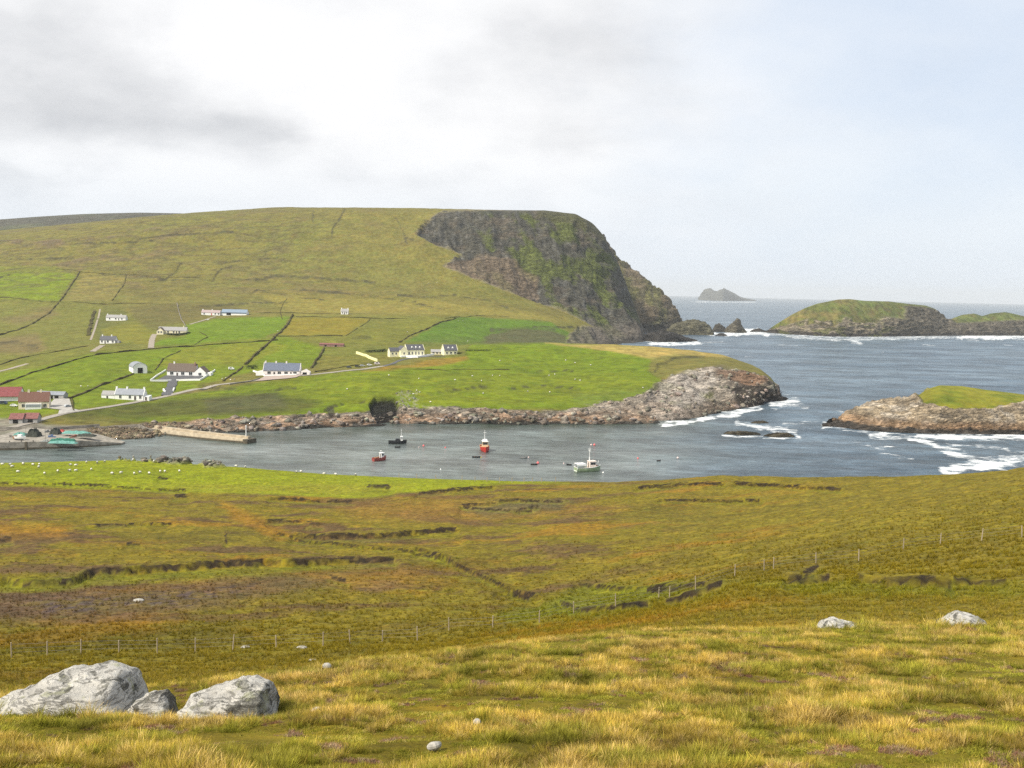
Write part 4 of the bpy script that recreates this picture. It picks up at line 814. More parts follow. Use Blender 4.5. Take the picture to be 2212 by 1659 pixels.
for line, h, w_, m, lab in [
    ([(172, 586), (152, 618), (128, 652)], 2.0, 3.0, m_bank, 'dark turf bank climbing along right edge of the high bright green field'),
    ([(127, 655), (98, 682), (52, 708), (0, 724), (-40, 732)], 1.8, 3.5, m_bank, 'dark turf bank curving down from high green field past the brown patch'),
    ([(-40, 640), (40, 645), (120, 653), (200, 656), (330, 655)], 1.3, 2.6, m_bank, 'long level turf bank below the high green field'),
    ([(273, 593), (269, 612), (256, 630), (242, 650)], 1.2, 2.0, m_bank, 'thin bank on the right of the brownish high field'),
    ([(120, 580), (180, 588), (270, 592), (345, 597), (430, 600)], 0.9, 1.6, m_bank, 'faint upper bank along tops of the highest fields'),
    ([(204, 672), (196, 700), (190, 725)], 1.6, 7.0, m_bank, 'broad dark bank beside the track left of two white cottages'),
    ([(632, 680), (622, 700), (606, 718), (580, 742), (553, 765), (530, 788)], 2.4, 3.4, m_bank, 'thick dark bank running downhill toward the blue roofed bungalow'),
    ([(525, 792), (505, 808), (482, 824)], 1.6, 2.4, m_bank, 'lower end of bank between brown and blue roofed bungalows'),
    ([(700, 752), (690, 770), (680, 785), (672, 796)], 2.0, 3.0, m_bank, 'short dark bank below the roofless red ruin'),
    ([(590, 727), (660, 726), (740, 726)], 1.4, 1.8, m_bank, 'level bank under the yellow rectangular field'),
    ([(800, 690), (775, 708), (746, 726)], 0.8, 1.4, m_bank, 'thin slanting bank right of the yellow rectangular field'),
    ([(862, 740), (885, 725), (925, 710), (955, 695), (985, 688)], 1.6, 2.6, m_bank, 'dark bank running uphill behind the yellow guest house'),
    ([(960, 688), (1030, 682), (1100, 685)], 1.0, 1.8, m_bank, 'thin bank along top of the bright field below the cliff'),
    ([(640, 684), (760, 686), (880, 689)], 1.0, 1.4, m_bank, 'straight bank under the tiny white cottage'),
    ([(560, 676), (630, 676), (735, 678)], 1.0, 1.8, m_bank, 'bank from the long blue shed toward the tiny cottage'),
    ([(-40, 846), (0, 832), (70, 805), (140, 785), (220, 765), (310, 756), (420, 748), (500, 742), (600, 735)], 1.6, 2.4, m_bank, 'very long dark bank crossing above the lower village fields'),
    ([(-40, 800), (40, 775), (110, 762), (190, 748)], 1.3, 2.4, m_bank, 'dark bank beside the gravel track at far left'),
    ([(150, 862), (190, 846), (240, 825), (288, 808)], 1.6, 3.0, m_bank, 'dark bank climbing to the round topped white barn'),
    ([(154, 862), (158, 880), (160, 888)], 1.4, 1.6, m_bank, 'short bank closing the farm yard on its right'),
    ([(335, 800), (352, 775), (390, 758)], 0.9, 1.5, m_bank, 'faint bank rising right of the round topped barn'),
    ([(382, 655), (386, 672), (393, 692), (402, 706)], 1.5, 1.6, m_stonewall, 'pale stone wall coming down to the L shaped bungalow'),
    ([(610, 690), (605, 672), (612, 655), (620, 645)], 0.9, 1.4, m_bank, 'faint bank above the top of the thick dark bank'),
    ([(680, 804), (760, 790), (820, 783)], 1.0, 1.5, m_bank, 'low dark bank behind the cars parked on the road'),
    ([(870, 798), (960, 800), (1100, 799)], 0.7, 1.4, m_bank, 'low bank below the orange strip under the guest house'),
    ([(420, 745), (450, 728), (432, 718)], 0.8, 1.4, m_bank, 'hooked bank in the field below the L shaped bungalow')]:
    wall_along('field_bank', line, h * 0.6, w_ * 0.7, m, lab, 'field bank' if m is m_bank else 'stone wall', GB)
for line, h, w_, m, lab in [
    ([(325, 824), (375 - 5, 823.5)], 1.3, 0.8, m_white, 'white garden wall left of the dark driveway'),
    ([(381, 823), (432, 822), (450, 811), (464, 801)], 1.3, 0.8, m_white, 'white garden wall turning uphill right of the dark driveway'),
    ([(325, 823), (340, 812), (358, 801)], 1.2, 0.8, m_white, 'white garden wall slanting up left of brown roofed bungalow'),
    ([(357, 849), (353, 843)], 1.3, 1.2, m_white, 'short white gate wall left at foot of the driveway'),
    ([(374, 846), (376, 841)], 1.3, 1.2, m_white, 'short white gate wall right at foot of the driveway'),
    ([(770, 764), (790, 770), (815, 781)], 2.2, 1.2, mat('pale yellow paint', (0.80, 0.74, 0.38), 0.8, 0.04, 0.5, 0.2), 'pale yellow wall slanting down beside the guest house lawn'),
    ([(547, 803), (556, 806), (572, 813), (640, 811), (664, 806)], 1.3, 0.8, m_white, 'white garden wall in front of the blue roofed bungalow'),
    ([(878, 772), (902, 773), (938, 767)], 1.6, 1.0, m_white, 'white terrace wall in front of the yellow guest house'),
    ([(496, 831), (540, 825), (562, 818)], 0.9, 1.0, m_stonewall, 'low pale wall along the road left of blue roofed bungalow')]:
    wall_along('garden_wall', line, h, w_, m, lab, 'wall', ragged=0.0, step=2.0)

# ------------------------------------------------------------------ houses
m_slate = mat('dark slate', (0.085, 0.085, 0.095), 0.6, 0.2, 1.5); m_blue = mat('blue slate', (0.115, 0.135, 0.185), 0.55, 0.25, 1.2); m_brownroof = mat('brown tiles', (0.125, 0.095, 0.075), 0.8, 0.15, 1.5)
m_greyroof = mat('weathered grey roof', (0.30, 0.29, 0.28), 0.8, 0.15, 1.5); m_redroof = mat('faded red sheet roof', (0.20, 0.052, 0.052), 0.6, 0.2, 0.8); m_rust = mat('rusty red roof', (0.20, 0.085, 0.075), 0.8, 0.3, 1.0)
m_tin = mat('grey sheet roof', (0.24, 0.255, 0.285), 0.5, 0.15, 0.7); m_yel = mat('pale yellow wall', (0.82, 0.77, 0.52), 0.8, 0.05, 0.5); m_glass = mat('window glass', (0.03, 0.035, 0.04), 0.15, 0.1, 2, 0.6)
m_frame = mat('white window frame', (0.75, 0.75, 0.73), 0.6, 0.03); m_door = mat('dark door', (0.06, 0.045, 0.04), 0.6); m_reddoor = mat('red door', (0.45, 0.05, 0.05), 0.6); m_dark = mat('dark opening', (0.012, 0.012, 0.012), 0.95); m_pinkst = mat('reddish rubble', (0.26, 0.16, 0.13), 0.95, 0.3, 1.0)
m_terr = mat('terracotta pot', (0.35, 0.14, 0.08), 0.8); m_rubble = mat('grey shed wall', (0.36, 0.35, 0.33), 0.9, 0.2, 0.8)
def opening(o, x, z, w_, h, y, door=False, dm=None):
    """a framed window or door set in the wall whose outer face lies at y"""
    mb = MB(); t = 0.07; k_ = 1.0 if door else 1.35; z -= 0.0 if door else h * 0.12; w_ *= k_; h *= 1.0 if door else 1.2; w_ *= 1.25 if door else 1
    mb.box(x - w_ / 2 - t, x - w_ / 2, y - 0.10, y + 0.05, z, z + h).box(x + w_ / 2, x + w_ / 2 + t, y - 0.10, y + 0.05, z, z + h)
    mb.box(x - w_ / 2 - t, x + w_ / 2 + t, y - 0.12, y + 0.05, z + h, z + h + t)
    if not door: mb.box(x - w_ / 2 - t, x + w_ / 2 + t, y - 0.2, y + 0.05, z - t, z).box(x - 0.04, x + 0.04, y - 0.09, y + 0.02, z, z + h)
    f = mb.out('door' if door else 'window', m_frame, o)
    MB().box(x - w_ / 2, x + w_ / 2, y - 0.05, y + 0.04, z, z + h).out('leaf' if door else 'pane', (dm or m_door) if door else m_glass, f)
def house(label, x, y, px, ang=0.0, Yd=None, dep=7.0, wh=2.7, rise=2.6, wall=None, roof=None, wins=(), doors=(), chim=(), cat='house', name='house', gwins=(), skew_roof=None, hip=False, barge=False, dz=0.0, eave=0.35, wsize=(1.3, 1.15), dormers=(), group=None, garage=None, dm=None, sill=0.95, potless=False):
    """x, y: middle of the foot of the front wall; px: length it takes in the view; ang: turn in degrees"""
    p = hit(x, y) if Yd is None else at(x, y, Yd)
    L = px * p[1] / FD / math.cos(R(ang)); o = empty(name, (p[0], p[1], p[2] + dz), R(ang), label, cat, group)
    o.scale = (1, 1, 1.15 if dormers else 1.35 if cat == 'house' else 1.1)
    wall = wall or m_white; roof = roof or m_slate; h2 = L / 2
    base = MB(); base.prism([(0, -5), (dep, -5), (dep, wh), (dep / 2, wh + rise - 0.02), (0, wh)] if not hip else [(0, -5), (dep, -5), (dep, wh), (0, wh)], -h2, h2, 'x'); base.out('wall', wall, o)
    e = eave; k = rise / (dep / 2); th = 0.22
    mb = MB(); xe = h2 + (0.0 if barge else 0.25)
    if hip:
        n = 0; a = dep / 2
        v = [(-h2 - e, -e, wh), (h2 + e, -e, wh), (h2 + e, dep + e, wh), (-h2 - e, dep + e, wh), (-h2 + a, a, wh + rise), (h2 - a, a, wh + rise)]
        mb.v = v; mb.f = [(0, 1, 5, 4), (1, 2, 5), (2, 3, 4, 5), (3, 0, 4), (3, 2, 1, 0)]
    else:
        mb.prism([(-e, wh - e * k + 0.02), (dep / 2, wh + rise + 0.02), (dep + e, wh - e * k + 0.02), (dep + e, wh - e * k + th), (dep / 2, wh + rise + th + 0.03), (-e, wh - e * k + th)], -xe, xe, 'x')
    ro = mb.out('roof', roof, o)
    if barge:
        for s_ in (-1, 1):
            xa, xb = sorted((s_ * (h2 + 0.003), s_ * (h2 + 0.3)))
            MB().prism([(-e, wh - e * k - 0.1), (dep / 2, wh + rise - 0.08), (dep + e, wh - e * k - 0.1), (dep + e, wh - e * k + 0.3), (dep / 2, wh + rise + 0.38), (-e, wh - e * k + 0.3)], xa, xb, 'x').out('gable_coping', wall, o)
    for cx in chim:
        cx = cx * h2; c_ = MB().box(cx - 0.55, cx + 0.55, dep / 2 - 0.4, dep / 2 + 0.4, wh + rise - 0.7, wh + rise + 1.15).box(cx - 0.62, cx + 0.62, dep / 2 - 0.47, dep / 2 + 0.47, wh + rise + 1.0, wh + rise + 1.12)
        ch = c_.out('chimney', wall, ro)
    for wx in wins: opening(o, wx * h2, sill, wsize[0], wsize[1], 0)
    for wx in doors: opening(o, wx * h2, 0.02, 1.0, 2.0, 0, True, dm)
    for (gy, gz, gw, gh) in gwins:      # windows in the right-hand gable
        f = MB().box(h2 - 0.03, h2 + 0.10, gy - gw / 2 - 0.1, gy + gw / 2 + 0.1, gz - 0.1, gz + gh + 0.1).out('window', m_frame, o); MB().box(h2 + 0.05, h2 + 0.13, gy - gw / 2, gy + gw / 2, gz, gz + gh).out('pane', m_glass, f)
    for dx_ in dormers:
        cx = dx_ * h2; y0 = dep * 0.12; z0 = wh + y0 * k
        d_ = MB().prism([(cx - 0.8, z0 - 0.3), (cx + 0.8, z0 - 0.3), (cx + 0.8, z0 + 1.0), (cx, z0 + 1.75), (cx - 0.8, z0 + 1.0)], y0, dep / 2, 'y').out('dormer', m_white, o)
        MB().box(cx - 0.4, cx + 0.4, y0 - 0.04, y0 + 0.03, z0 + 0.1, z0 + 0.95).out('pane', m_glass, d_)
    return o, L, p
house('white cottage with grey roof, highest on the left slope', 250, 692, 43, -2, dep=6.5, wins=(-0.62, 0.0, 0.62), doors=(0.3,), chim=(-0.92, 0.45), roof=m_greyroof, wall=m_white, rise=2.3)
o, L, p = house('white cottage with dark roof above a short gravel track', 232, 742, 33, 0, dep=7, wins=(-0.72, 0.05, 0.7), doors=(-0.3,), chim=(-0.8, 0.4), roof=m_slate)
MB().prism([(L / 2 + 0.01, -3), (L / 2 + 3.8, -3), (L / 2 + 3.8, 1.8), (L / 2 + 0.01, 2.5)], 1.0, 5.5).out('side_shed', m_greyroof, o)
o, L, p = house('L shaped cream bungalow with dark hedge before it', 372, 721, 60, 3, dep=8, wins=(-0.3, 0.1, 0.5), doors=(0.3,), chim=(0.75,), roof=m_greyroof, wall=m_cream)
MB().prism([(-L / 2, -4), (-L / 2 + 7, -4), (-L / 2 + 7, 2.7), (-L / 2 + 3.5, 5.0), (-L / 2, 2.7)], -5, -0.01).out('front_wing', m_cream, o); MB().prism([(-L / 2 - 0.3, 2.5), (-L / 2 + 3.5, 5.03), (-L / 2 + 7.3, 2.5), (-L / 2 + 7.3, 2.75), (-L / 2 + 3.5, 5.3), (-L / 2 - 0.3, 2.75)], -5.4, 2).out('wing_roof', m_brownroof, o)
for gx, gw in ((-L / 2 + 2, 1.3), (-L / 2 + 5, 1.3)): opening(o, gx, 0.9, gw, 1.1, -5)
house('white cottage with faded pink roof and red door beside blue shed', 455, 681, 40, 0, dep=6.5, wins=(-0.7, 0.5, 0.85), doors=(0.1,), chim=(-0.9, 0.1), roof=mat('faded pinkish roof', (0.36, 0.28, 0.27), 0.8), dm=m_reddoor, rise=2.2)
o, L, p = house('long blue grey shed with white base next to small cottage', 505, 681, 54, 0, dep=13, wh=3.4, rise=3.4, wall=m_white, roof=mat('blue grey sheet roof', (0.20, 0.26, 0.33), 0.5, 0.15), cat='shed', name='shed')
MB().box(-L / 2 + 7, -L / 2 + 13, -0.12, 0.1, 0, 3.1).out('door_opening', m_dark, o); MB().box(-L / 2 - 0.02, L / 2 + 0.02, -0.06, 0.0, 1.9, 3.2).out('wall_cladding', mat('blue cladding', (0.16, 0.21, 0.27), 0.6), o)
house('tiny white cottage standing alone high in the middle', 744, 679, 15, 0, dep=6, wins=(-0.55, 0.55), doors=(0,), roof=m_greyroof, rise=2.6, wh=2.8, wsize=(1.0, 1.1), chim=(-0.9, 0.9), barge=True)
# round-topped barn
p = hit(303, 806); o = empty('barn', p, R(33), 'white barn with rounded roof and dark doorway', 'barn'); r_ = 4.6; o.scale = (1.15, 1.15, 1.35)
arc = [(r_ * math.cos(t), 3.0 + 3.0 * math.sin(t)) for t in np.linspace(0, math.pi, 11)]
MB().prism([(r_, -4)] + arc + [(-r_, -4)], 0, 13).out('wall', m_white, o)
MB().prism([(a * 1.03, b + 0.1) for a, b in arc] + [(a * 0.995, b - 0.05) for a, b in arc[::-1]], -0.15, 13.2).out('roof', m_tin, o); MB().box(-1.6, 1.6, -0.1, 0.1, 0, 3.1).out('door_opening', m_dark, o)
# brown bungalow
o, L, p = house('white bungalow with brown roof and dark forecourt', 391, 812.5, 61, 0, dep=10, wins=(-0.66, 0.12, 0.68), doors=(-0.27,), chim=(-0.62,), roof=m_brownroof, rise=4.0, wh=2.9, wsize=(1.9, 1.3))
MB().prism([(L / 2 + 0.01, -4), (L / 2 + 8.5, -4), (L / 2 + 8.5, 2.6), (L / 2 + 4.2, 5.4), (L / 2 + 0.01, 2.6)], -1.2, 9).out('side_wing', m_white, o)
MB().prism([(L / 2 - 0.2, 2.5), (L / 2 + 4.2, 5.45), (L / 2 + 8.9, 2.4), (L / 2 + 8.9, 2.65), (L / 2 + 4.2, 5.75), (L / 2 - 0.2, 2.75)], -1.0, 9.3).out('wing_roof', m_brownroof, o)
MB().box(L / 2 - 1.6, L / 2 - 0.6, 3.2, 4.2, 5, 8.0).out('chimney', m_pinkst, o); opening(o, L / 2 + 4.2, 1.0, 1.7, 1.2, -1.2); MB().box(L / 2 + 8.6, L / 2 + 12, 1, 7, -3, 2.3).out('garage', m_white, o)
# long white cottage by the road
o, L, p = house('long white cottage just above the shore road', 279, 864, 62, 0, dep=6, wins=(-0.62, 0.05, 0.78), doors=(0.42,), chim=(-0.98, -0.25, 0.95), roof=m_tin, rise=2.4, wh=2.7, wsize=(1.1, 1.2), barge=True)
MB().prism([(0.3, -4), (5.6, -4), (5.6, 2.2), (2.9, 3.9), (0.3, 2.2)], -L / 2 - 9, -L / 2 - 0.31, 'x').out('byre', m_white, o); MB().prism([(0.1, 2.1), (2.9, 3.95), (5.8, 2.1), (5.8, 2.3), (2.9, 4.15), (0.1, 2.3)], -L / 2 - 9.1, -L / 2 - 0.32, 'x').out('byre_roof', m_greyroof, o)
opening(o, -L / 2 - 5.2, 0, 0.9, 1.8, 0.3, True); MB().prism([(0.3, -4), (5.5, -4), (5.5, 2.3), (0.3, 1.9)], L / 2 + 0.31, L / 2 + 3.6, 'x').out('lean_to', m_white, o); opening(o, L / 2 + 1.6, 0, 0.9, 1.7, 0.3, True)
# farm by the quay
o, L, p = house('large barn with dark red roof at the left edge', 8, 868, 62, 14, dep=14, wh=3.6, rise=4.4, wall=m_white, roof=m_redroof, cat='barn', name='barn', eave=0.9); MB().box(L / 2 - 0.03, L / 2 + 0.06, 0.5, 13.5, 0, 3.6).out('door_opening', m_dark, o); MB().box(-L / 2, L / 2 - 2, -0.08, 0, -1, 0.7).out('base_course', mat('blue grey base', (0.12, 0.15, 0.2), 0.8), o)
o, L, p = house('long low grey shed behind the cream house', 107, 862, 62, -2, dep=6, wh=2.6, rise=1.6, wall=m_rubble, roof=m_tin, cat='shed', name='shed')
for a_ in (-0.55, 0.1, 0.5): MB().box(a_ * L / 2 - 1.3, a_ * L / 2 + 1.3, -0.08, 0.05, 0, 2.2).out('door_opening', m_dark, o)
MB().box(-0.2 * L / 2 - 0.8, -0.2 * L / 2 + 0.9, -0.1, 0.05, 0, 2.2).out('door', m_frame, o)
o, L, p = house('cream farmhouse with brown roof and twin chimneys', 73, 883, 58, 17, dep=8.5, wins=(-0.68, 0.74), doors=(), chim=(-0.38, 0.42), roof=mat('dark red tiles', (0.15, 0.075, 0.055), 0.8), wall=mat('cream wall', (0.68, 0.60, 0.44), 0.85), rise=3.8, wh=3.4)
MB().prism([(-4.5, -3), (4.5, -3), (4.5, 2.4), (-4.5, 2.4)], -2.2, -0.01).out('sun_porch', m_frame, o); MB().box(-4.1, 4.1, -2.25, -2.19, 0.9, 2.2).out('pane', mat('grey glass', (0.28, 0.30, 0.32), 0.3), o)
for k_, (x, y, lb) in enumerate([(34, 915, 'red roofed fish shed on the quay, nearer the left edge'), (66, 914, 'rust roofed fish shed right of the other red roof')]):
    o, L, p = house(lb, x, y, 27, 10, dep=8, wh=2.4, rise=2.3, wall=m_rubble, roof=m_rust, cat='shed', name='shed'); MB().box(-1.5, 1.2, -0.07, 0.05, 0, 2.0).out('door_opening', m_dark, o)
o, L, p = house('low reddish ruin with roof slumped to one side', 716, 749, 52, 0, dep=6, wh=2.0, rise=0.9, wall=m_pinkst, roof=m_rust, cat='ruin', name='ruin')
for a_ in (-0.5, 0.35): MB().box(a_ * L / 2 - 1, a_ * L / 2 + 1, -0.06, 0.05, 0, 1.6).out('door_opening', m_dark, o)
# blue-roofed bungalow
o, L, p = house('pale bungalow with blue slate roof and three chimneys', 608, 811, 78, 3, dep=9.5, wins=(-0.68, -0.12, 0.25, 0.74), doors=(-0.4, 0.52), chim=(-0.93, -0.35, 0.22), roof=m_blue, wall=mat('pinkish white wall', (0.76, 0.70, 0.66), 0.8, 0.05), rise=3.9, wh=2.9, wsize=(1.9, 1.2), barge=True)
MB().box(-L / 2, L / 2, -0.04, 0, 0.0, 0.55).out('base_course', mat('pink base', (0.40, 0.26, 0.22), 0.8), o)
MB().prism([(-L / 2 - 6, -3), (-L / 2 - 0.31, -3), (-L / 2 - 0.31, 2.6), (-L / 2 - 6, 1.7)], 1.5, 7).out('side_wing', m_white, o)
MB().prism([(L / 2 + 0.31, -3), (L / 2 + 7.5, -3), (L / 2 + 7.5, 2.0), (L / 2 + 4, 3.6), (L / 2 + 0.31, 2.4)], 0.5, 8).out('garage', mat('pinkish white wall', (0.76, 0.70, 0.66)), o); MB().box(L / 2 + 2.2, L / 2 + 5.4, 0.4, 0.6, 0, 2.0).out('garage_door', m_dark, o)
# yellow guest house
GWY = None
o, L, p = house('large yellow guest house with white dormers and terrace', 898, 768, 36, 24, dep=11, wh=4.6, rise=3.8, wall=m_yel, roof=m_slate, wins=(), chim=(), dormers=(-0.35, 0.1, 0.55), gwins=((6.5, 2.4, 1.2, 1.4),), barge=True, cat='guest house', name='guest_house')
for a_ in (-0.75, -0.4, 0.0, 0.35, 0.75): opening(o, a_ * L / 2, 1.0, 0.9, 1.9, 0)
MB().prism([(-L / 2 - 7, -4), (-L / 2 - 0.31, -4), (-L / 2 - 0.31, 4.6), (-L / 2 - 3.6, 7.4), (-L / 2 - 7, 4.6)], -2.5, 9).out('gable_wing', m_yel, o); MB().prism([(-L / 2 - 7.3, 4.4), (-L / 2 - 3.6, 7.45), (-L / 2 - 0.1, 4.4), (-L / 2 - 0.1, 4.65), (-L / 2 - 3.6, 7.7), (-L / 2 - 7.3, 4.65)], -2.4, 9.2).out('wing_roof', m_slate, o)
opening(o, -L / 2 - 3.6, 1.2, 1.0, 1.4, -2.5)
MB().prism([(1.0, -4), (8, -4), (8, 3.4), (4.5, 6.0), (1.0, 3.4)], -L / 2 - 16, -L / 2 - 7.01, 'x').out('end_wing', m_yel, o); MB().prism([(0.7, 3.2), (4.5, 6.05), (8.3, 3.2), (8.3, 3.45), (4.5, 6.3), (0.7, 3.45)], -L / 2 - 16.1, -L / 2 - 7.0, 'x').out('wing_roof', m_slate, o)
for a_ in (-10, -13.5): opening(o, -L / 2 + a_, 1.1, 1.1, 1.2, 1.0)
MB().box(-L / 2 - 7, L / 2 + 1, -4.5, -0.01, -4, 0.3).out('terrace', m_white, o)
house('low slate roofed annex linking the two yellow houses', 943, 766, 24, 6, dep=6, wh=2.3, rise=1.8, wall=m_cream, roof=m_greyroof, wins=(-0.55, 0.1, 0.7), chim=(), cat='annex', name='annex')
house('small yellow house with two dormers right of annex', 974, 766, 28, 22, dep=10, wh=3.4, rise=4.2, wall=m_yel, roof=m_slate, wins=(-0.6, 0.0, 0.6), dormers=(-0.3, 0.35), gwins=((4.2, 0.6, 3.2, 2.0),), barge=True)

# ------------------------------------------------------------------ hedges and bushes
m_leaf = mat('hedge foliage', (0.045, 0.058, 0.020), 0.9, 0.5, 1.2, 0.1)
def hedge(line, h, w_, label, n=9, which='B'):
    pts = resample([hit(x, y, which) for x, y in line], 1.0); V, Fc = [], []
    for p in pts:
        z0 = floor_z(p[0], p[1], which)
        for _ in range(n * 3):
            a = RNG.normal(0, 1, 3); q = np.array([p[0] + a[0] * w_ * 0.35, p[1] + a[1] * w_ * 0.35, z0 + h * (0.1 + 0.85 * RNG.random() ** 0.8)]); s_ = 0.28 + 0.2 * RNG.random(); d1 = RNG.normal(0, 1, 3); d1 /= np.linalg.norm(d1); d2 = np.cross(d1, RNG.normal(0, 1, 3)); d2 /= np.linalg.norm(d2)
            k = len(V); V += [q + d1 * s_, q + d2 * s_, q - d1 * s_, q - d2 * s_]; Fc.append((k, k + 1, k + 2, k + 3))
    o = mesh_obj('hedge', V, Fc, m_leaf); tag(o, label, 'hedge'); return o
hedge([(362, 724), (385, 725), (408, 721)], 2.2, 3, 'dark hedge in front of the L shaped cream bungalow')
hedge([(792, 762), (815, 761), (832, 759)], 2.6, 3, 'dark hedge left of the yellow guest house')
hedge([(535, 797), (552, 797)], 3.2, 4, 'dark clump of bushes left of blue roofed bungalow')
hedge([(874, 765), (880, 766)], 2.2, 3, 'small bush on the white terrace of guest house', 5)
hedge([(978, 765), (990, 765)], 2.2, 3, 'bush against gable of the small yellow house', 7)
hedge([(1010, 758), (1060, 757)], 0.8, 4, 'low scrub behind the right end of yellow houses', 4)

# ------------------------------------------------------------------ harbour: quay and pier
m_conc = mat('harbour concrete', (0.27, 0.245, 0.205), 0.9, 0.3, 0.35, 0.15, bump=0.3); m_sand = mat('pale pier concrete', (0.42, 0.35, 0.25), 0.9, 0.22, 0.4, 0.15, bump=0.3); m_wet = mat('weedy wet concrete', (0.085, 0.070, 0.045), 0.7, 0.35, 0.5, 0.4)
q0, q1, q2 = sea(-60, 975), sea(170, 967), sea(262, 961)
o = empty('quay', (q0[0], q0[1], 0), 0, 'long concrete quay wall at the left of the harbour', 'quay')
def quay_pts(z): return [(p[0] - q0[0], p[1] - q0[1], z) for p in (q0, q1, q2)]
a_, b_, c_ = [Vector(v) for v in quay_pts(0)]
mb = MB(); tops = [3.9, 3.7, 0.8]; k = 0
mb.v = []
for (pt, zt) in zip((a_, b_, c_), tops):
    back = 55 if pt is a_ else 22 if pt is b_ else 5
    mb.v += [(pt.x, pt.y, -4), (pt.x, pt.y, 1.0), (pt.x, pt.y + 0.02, zt), (pt.x, pt.y + back, zt + 0.1), (pt.x, pt.y + back, -4)]
mb.f = [(j * 5 + i, (j + 1) * 5 + i, (j + 1) * 5 + i + 1, j * 5 + i + 1) for j in range(2) for i in range(4)] + [(10, 11, 12, 13, 14), (4, 3, 2, 1, 0)]
mb.out('quay_wall', m_conc, o)
MB().grid([[(p.x, p.y - 0.06, -3), (p.x, p.y - 0.06, 1.1 - 0.3 * i)] for i, p in enumerate((a_, b_, c_))]).out('tide_band', m_wet, o)
lad = sea(57, 972); MB().box(lad[0] - q0[0] - 0.5, lad[0] - q0[0] + 0.5, lad[1] - q0[1] - 0.6, lad[1] - q0[1] + 0.3, -2, 4.2).out('fender_post', m_wet, o)
for kx in range(9): 
    t = kx / 9; pp = a_.lerp(b_, t); MB().tube((pp.x, pp.y + 1, 3.85), (pp.x, pp.y + 1, 4.4), 0.25, 0.2).out('bollard', m_dark, o)
pe, ps_ = sea(529, 957.5), sea(326, 936); pdv = pe - ps_; ang = math.atan2(pdv[1], pdv[0]); LP = float(np.hypot(pdv[0], pdv[1]))
o = empty('pier', (ps_[0], ps_[1], 0), ang, 'pale concrete pier running out beside the rocky shore', 'pier')
mb = MB(); N_ = 12
rows = []
for i in range(N_ + 1):
    x = LP * i / N_; y = -6 * math.sin(math.pi * i / N_) * 0.25; zt = 4.0 - 0.7 * i / N_
    rows.append([(x, y - 0.15, -4), (x, y, 1.2), (x, y + 0.4, zt - 1.1), (x, y + 2.6, zt - 1.1), (x, y + 2.62, zt), (x, y + 4.6, zt), (x, y + 4.9, 1.2), (x, y + 5.1, -4)])
mb.grid(rows); k = N_ * 8; mb.f += [tuple(range(7, -1, -1)), tuple(range(k, k + 8))]; mb.out('deck', m_sand, o)
MB().grid([[(LP * i / N_, -6 * math.sin(math.pi * i / N_) * 0.25 - 0.22, -3), (LP * i / N_, -6 * math.sin(math.pi * i / N_) * 0.25 - 0.2, 0.9)] for i in range(N_ + 1)]).out('tide_band', m_wet, o)
MB().prism([(LP - 0.5, -1.2), (LP + 2.6, -1.2), (LP + 2.6, 6.2), (LP - 0.5, 6.2)], -4, 2.2, 'z').out('pier_head', m_wet, o)
MB().tube((LP - 1.8, 3.2, 2.9), (LP - 1.8, 3.2, 8.5), 0.28, 0.2).tube((LP - 1.8, 3.2, 8.5), (LP - 1.8, 3.2, 9.1), 0.35).out('light_post', m_frame, o)
# slip and boulders east of the quay
# things lying on the quay
def on_quay(x, y, z=4.0): return sea(x, y, z)
m_turq = mat('turquoise net', (0.13, 0.30, 0.26), 0.8, 0.25, 1.5); m_tgreen = mat('green net', (0.03, 0.14, 0.10), 0.9, 0.3, 1.5); m_pot = mat('lobster pot netting', (0.05, 0.055, 0.045), 0.95, 0.4, 2.0)
def pile(name, x, y, px, h, dpt, m, label, cat, z=4.0):
    p = on_quay(x, y, z); L = px * p[1] / FD; rows = []
    for i in range(17):
        u_ = i / 16; row = []
        for j in range(9):
            t = j / 8 * 2 - 1; zz_ = h * (1 - abs(t) ** 4) * (math.sin(math.pi * min(1, max(0, u_))) ** 0.22 if 0 < u_ < 1 else 0) * (0.8 + 0.45 * pn(np.array([i * 0.55 + x]), np.array([j * 0.45 + y]))[0]); row.append(((u_ - 0.5) * L, t * dpt / 2, zz_ - 0.05))
        rows.append(row)
    o = MB().grid(rows).out(name, m); o.location = tuple(p); tag(o, label, cat); return o
pile('fishing_nets', 165, 936, 60, 1.4, 4, m_turq, 'long heap of turquoise fishing nets beside shore wall', 'nets', 5.2)
pile('fishing_nets', 136, 957, 62, 1.3, 3, m_turq, 'turquoise nets laid along the quay edge', 'nets'); pile('fishing_nets', 136, 952, 55, 1.5, 3, m_tgreen, 'dark green nets stacked behind turquoise ones', 'nets')
pile('lobster_pots', 74, 942, 24, 4.4, 6, m_pot, 'tall dark stack of lobster pots mid quay', 'lobster pots'); pile('lobster_pots', 120, 937, 20, 3.4, 5, m_pot, 'dark stack of lobster pots before red buoys', 'lobster pots')
pile('lobster_pots', 187, 942, 40, 1.5, 4, m_pot, 'low dark row of lobster pots along the shore', 'lobster pots', 5.0); pile('net_heap', 45, 940, 26, 1.8, 4, m_turq, 'faded green tarpaulin behind the white boat', 'tarpaulin')
pile('buoy_heap', 134, 932, 9, 1.2, 2.4, mat('red floats', (0.55, 0.10, 0.08), 0.6, 0.3, 3), 'small heap of red floats next to turquoise nets', 'floats', 5.0)

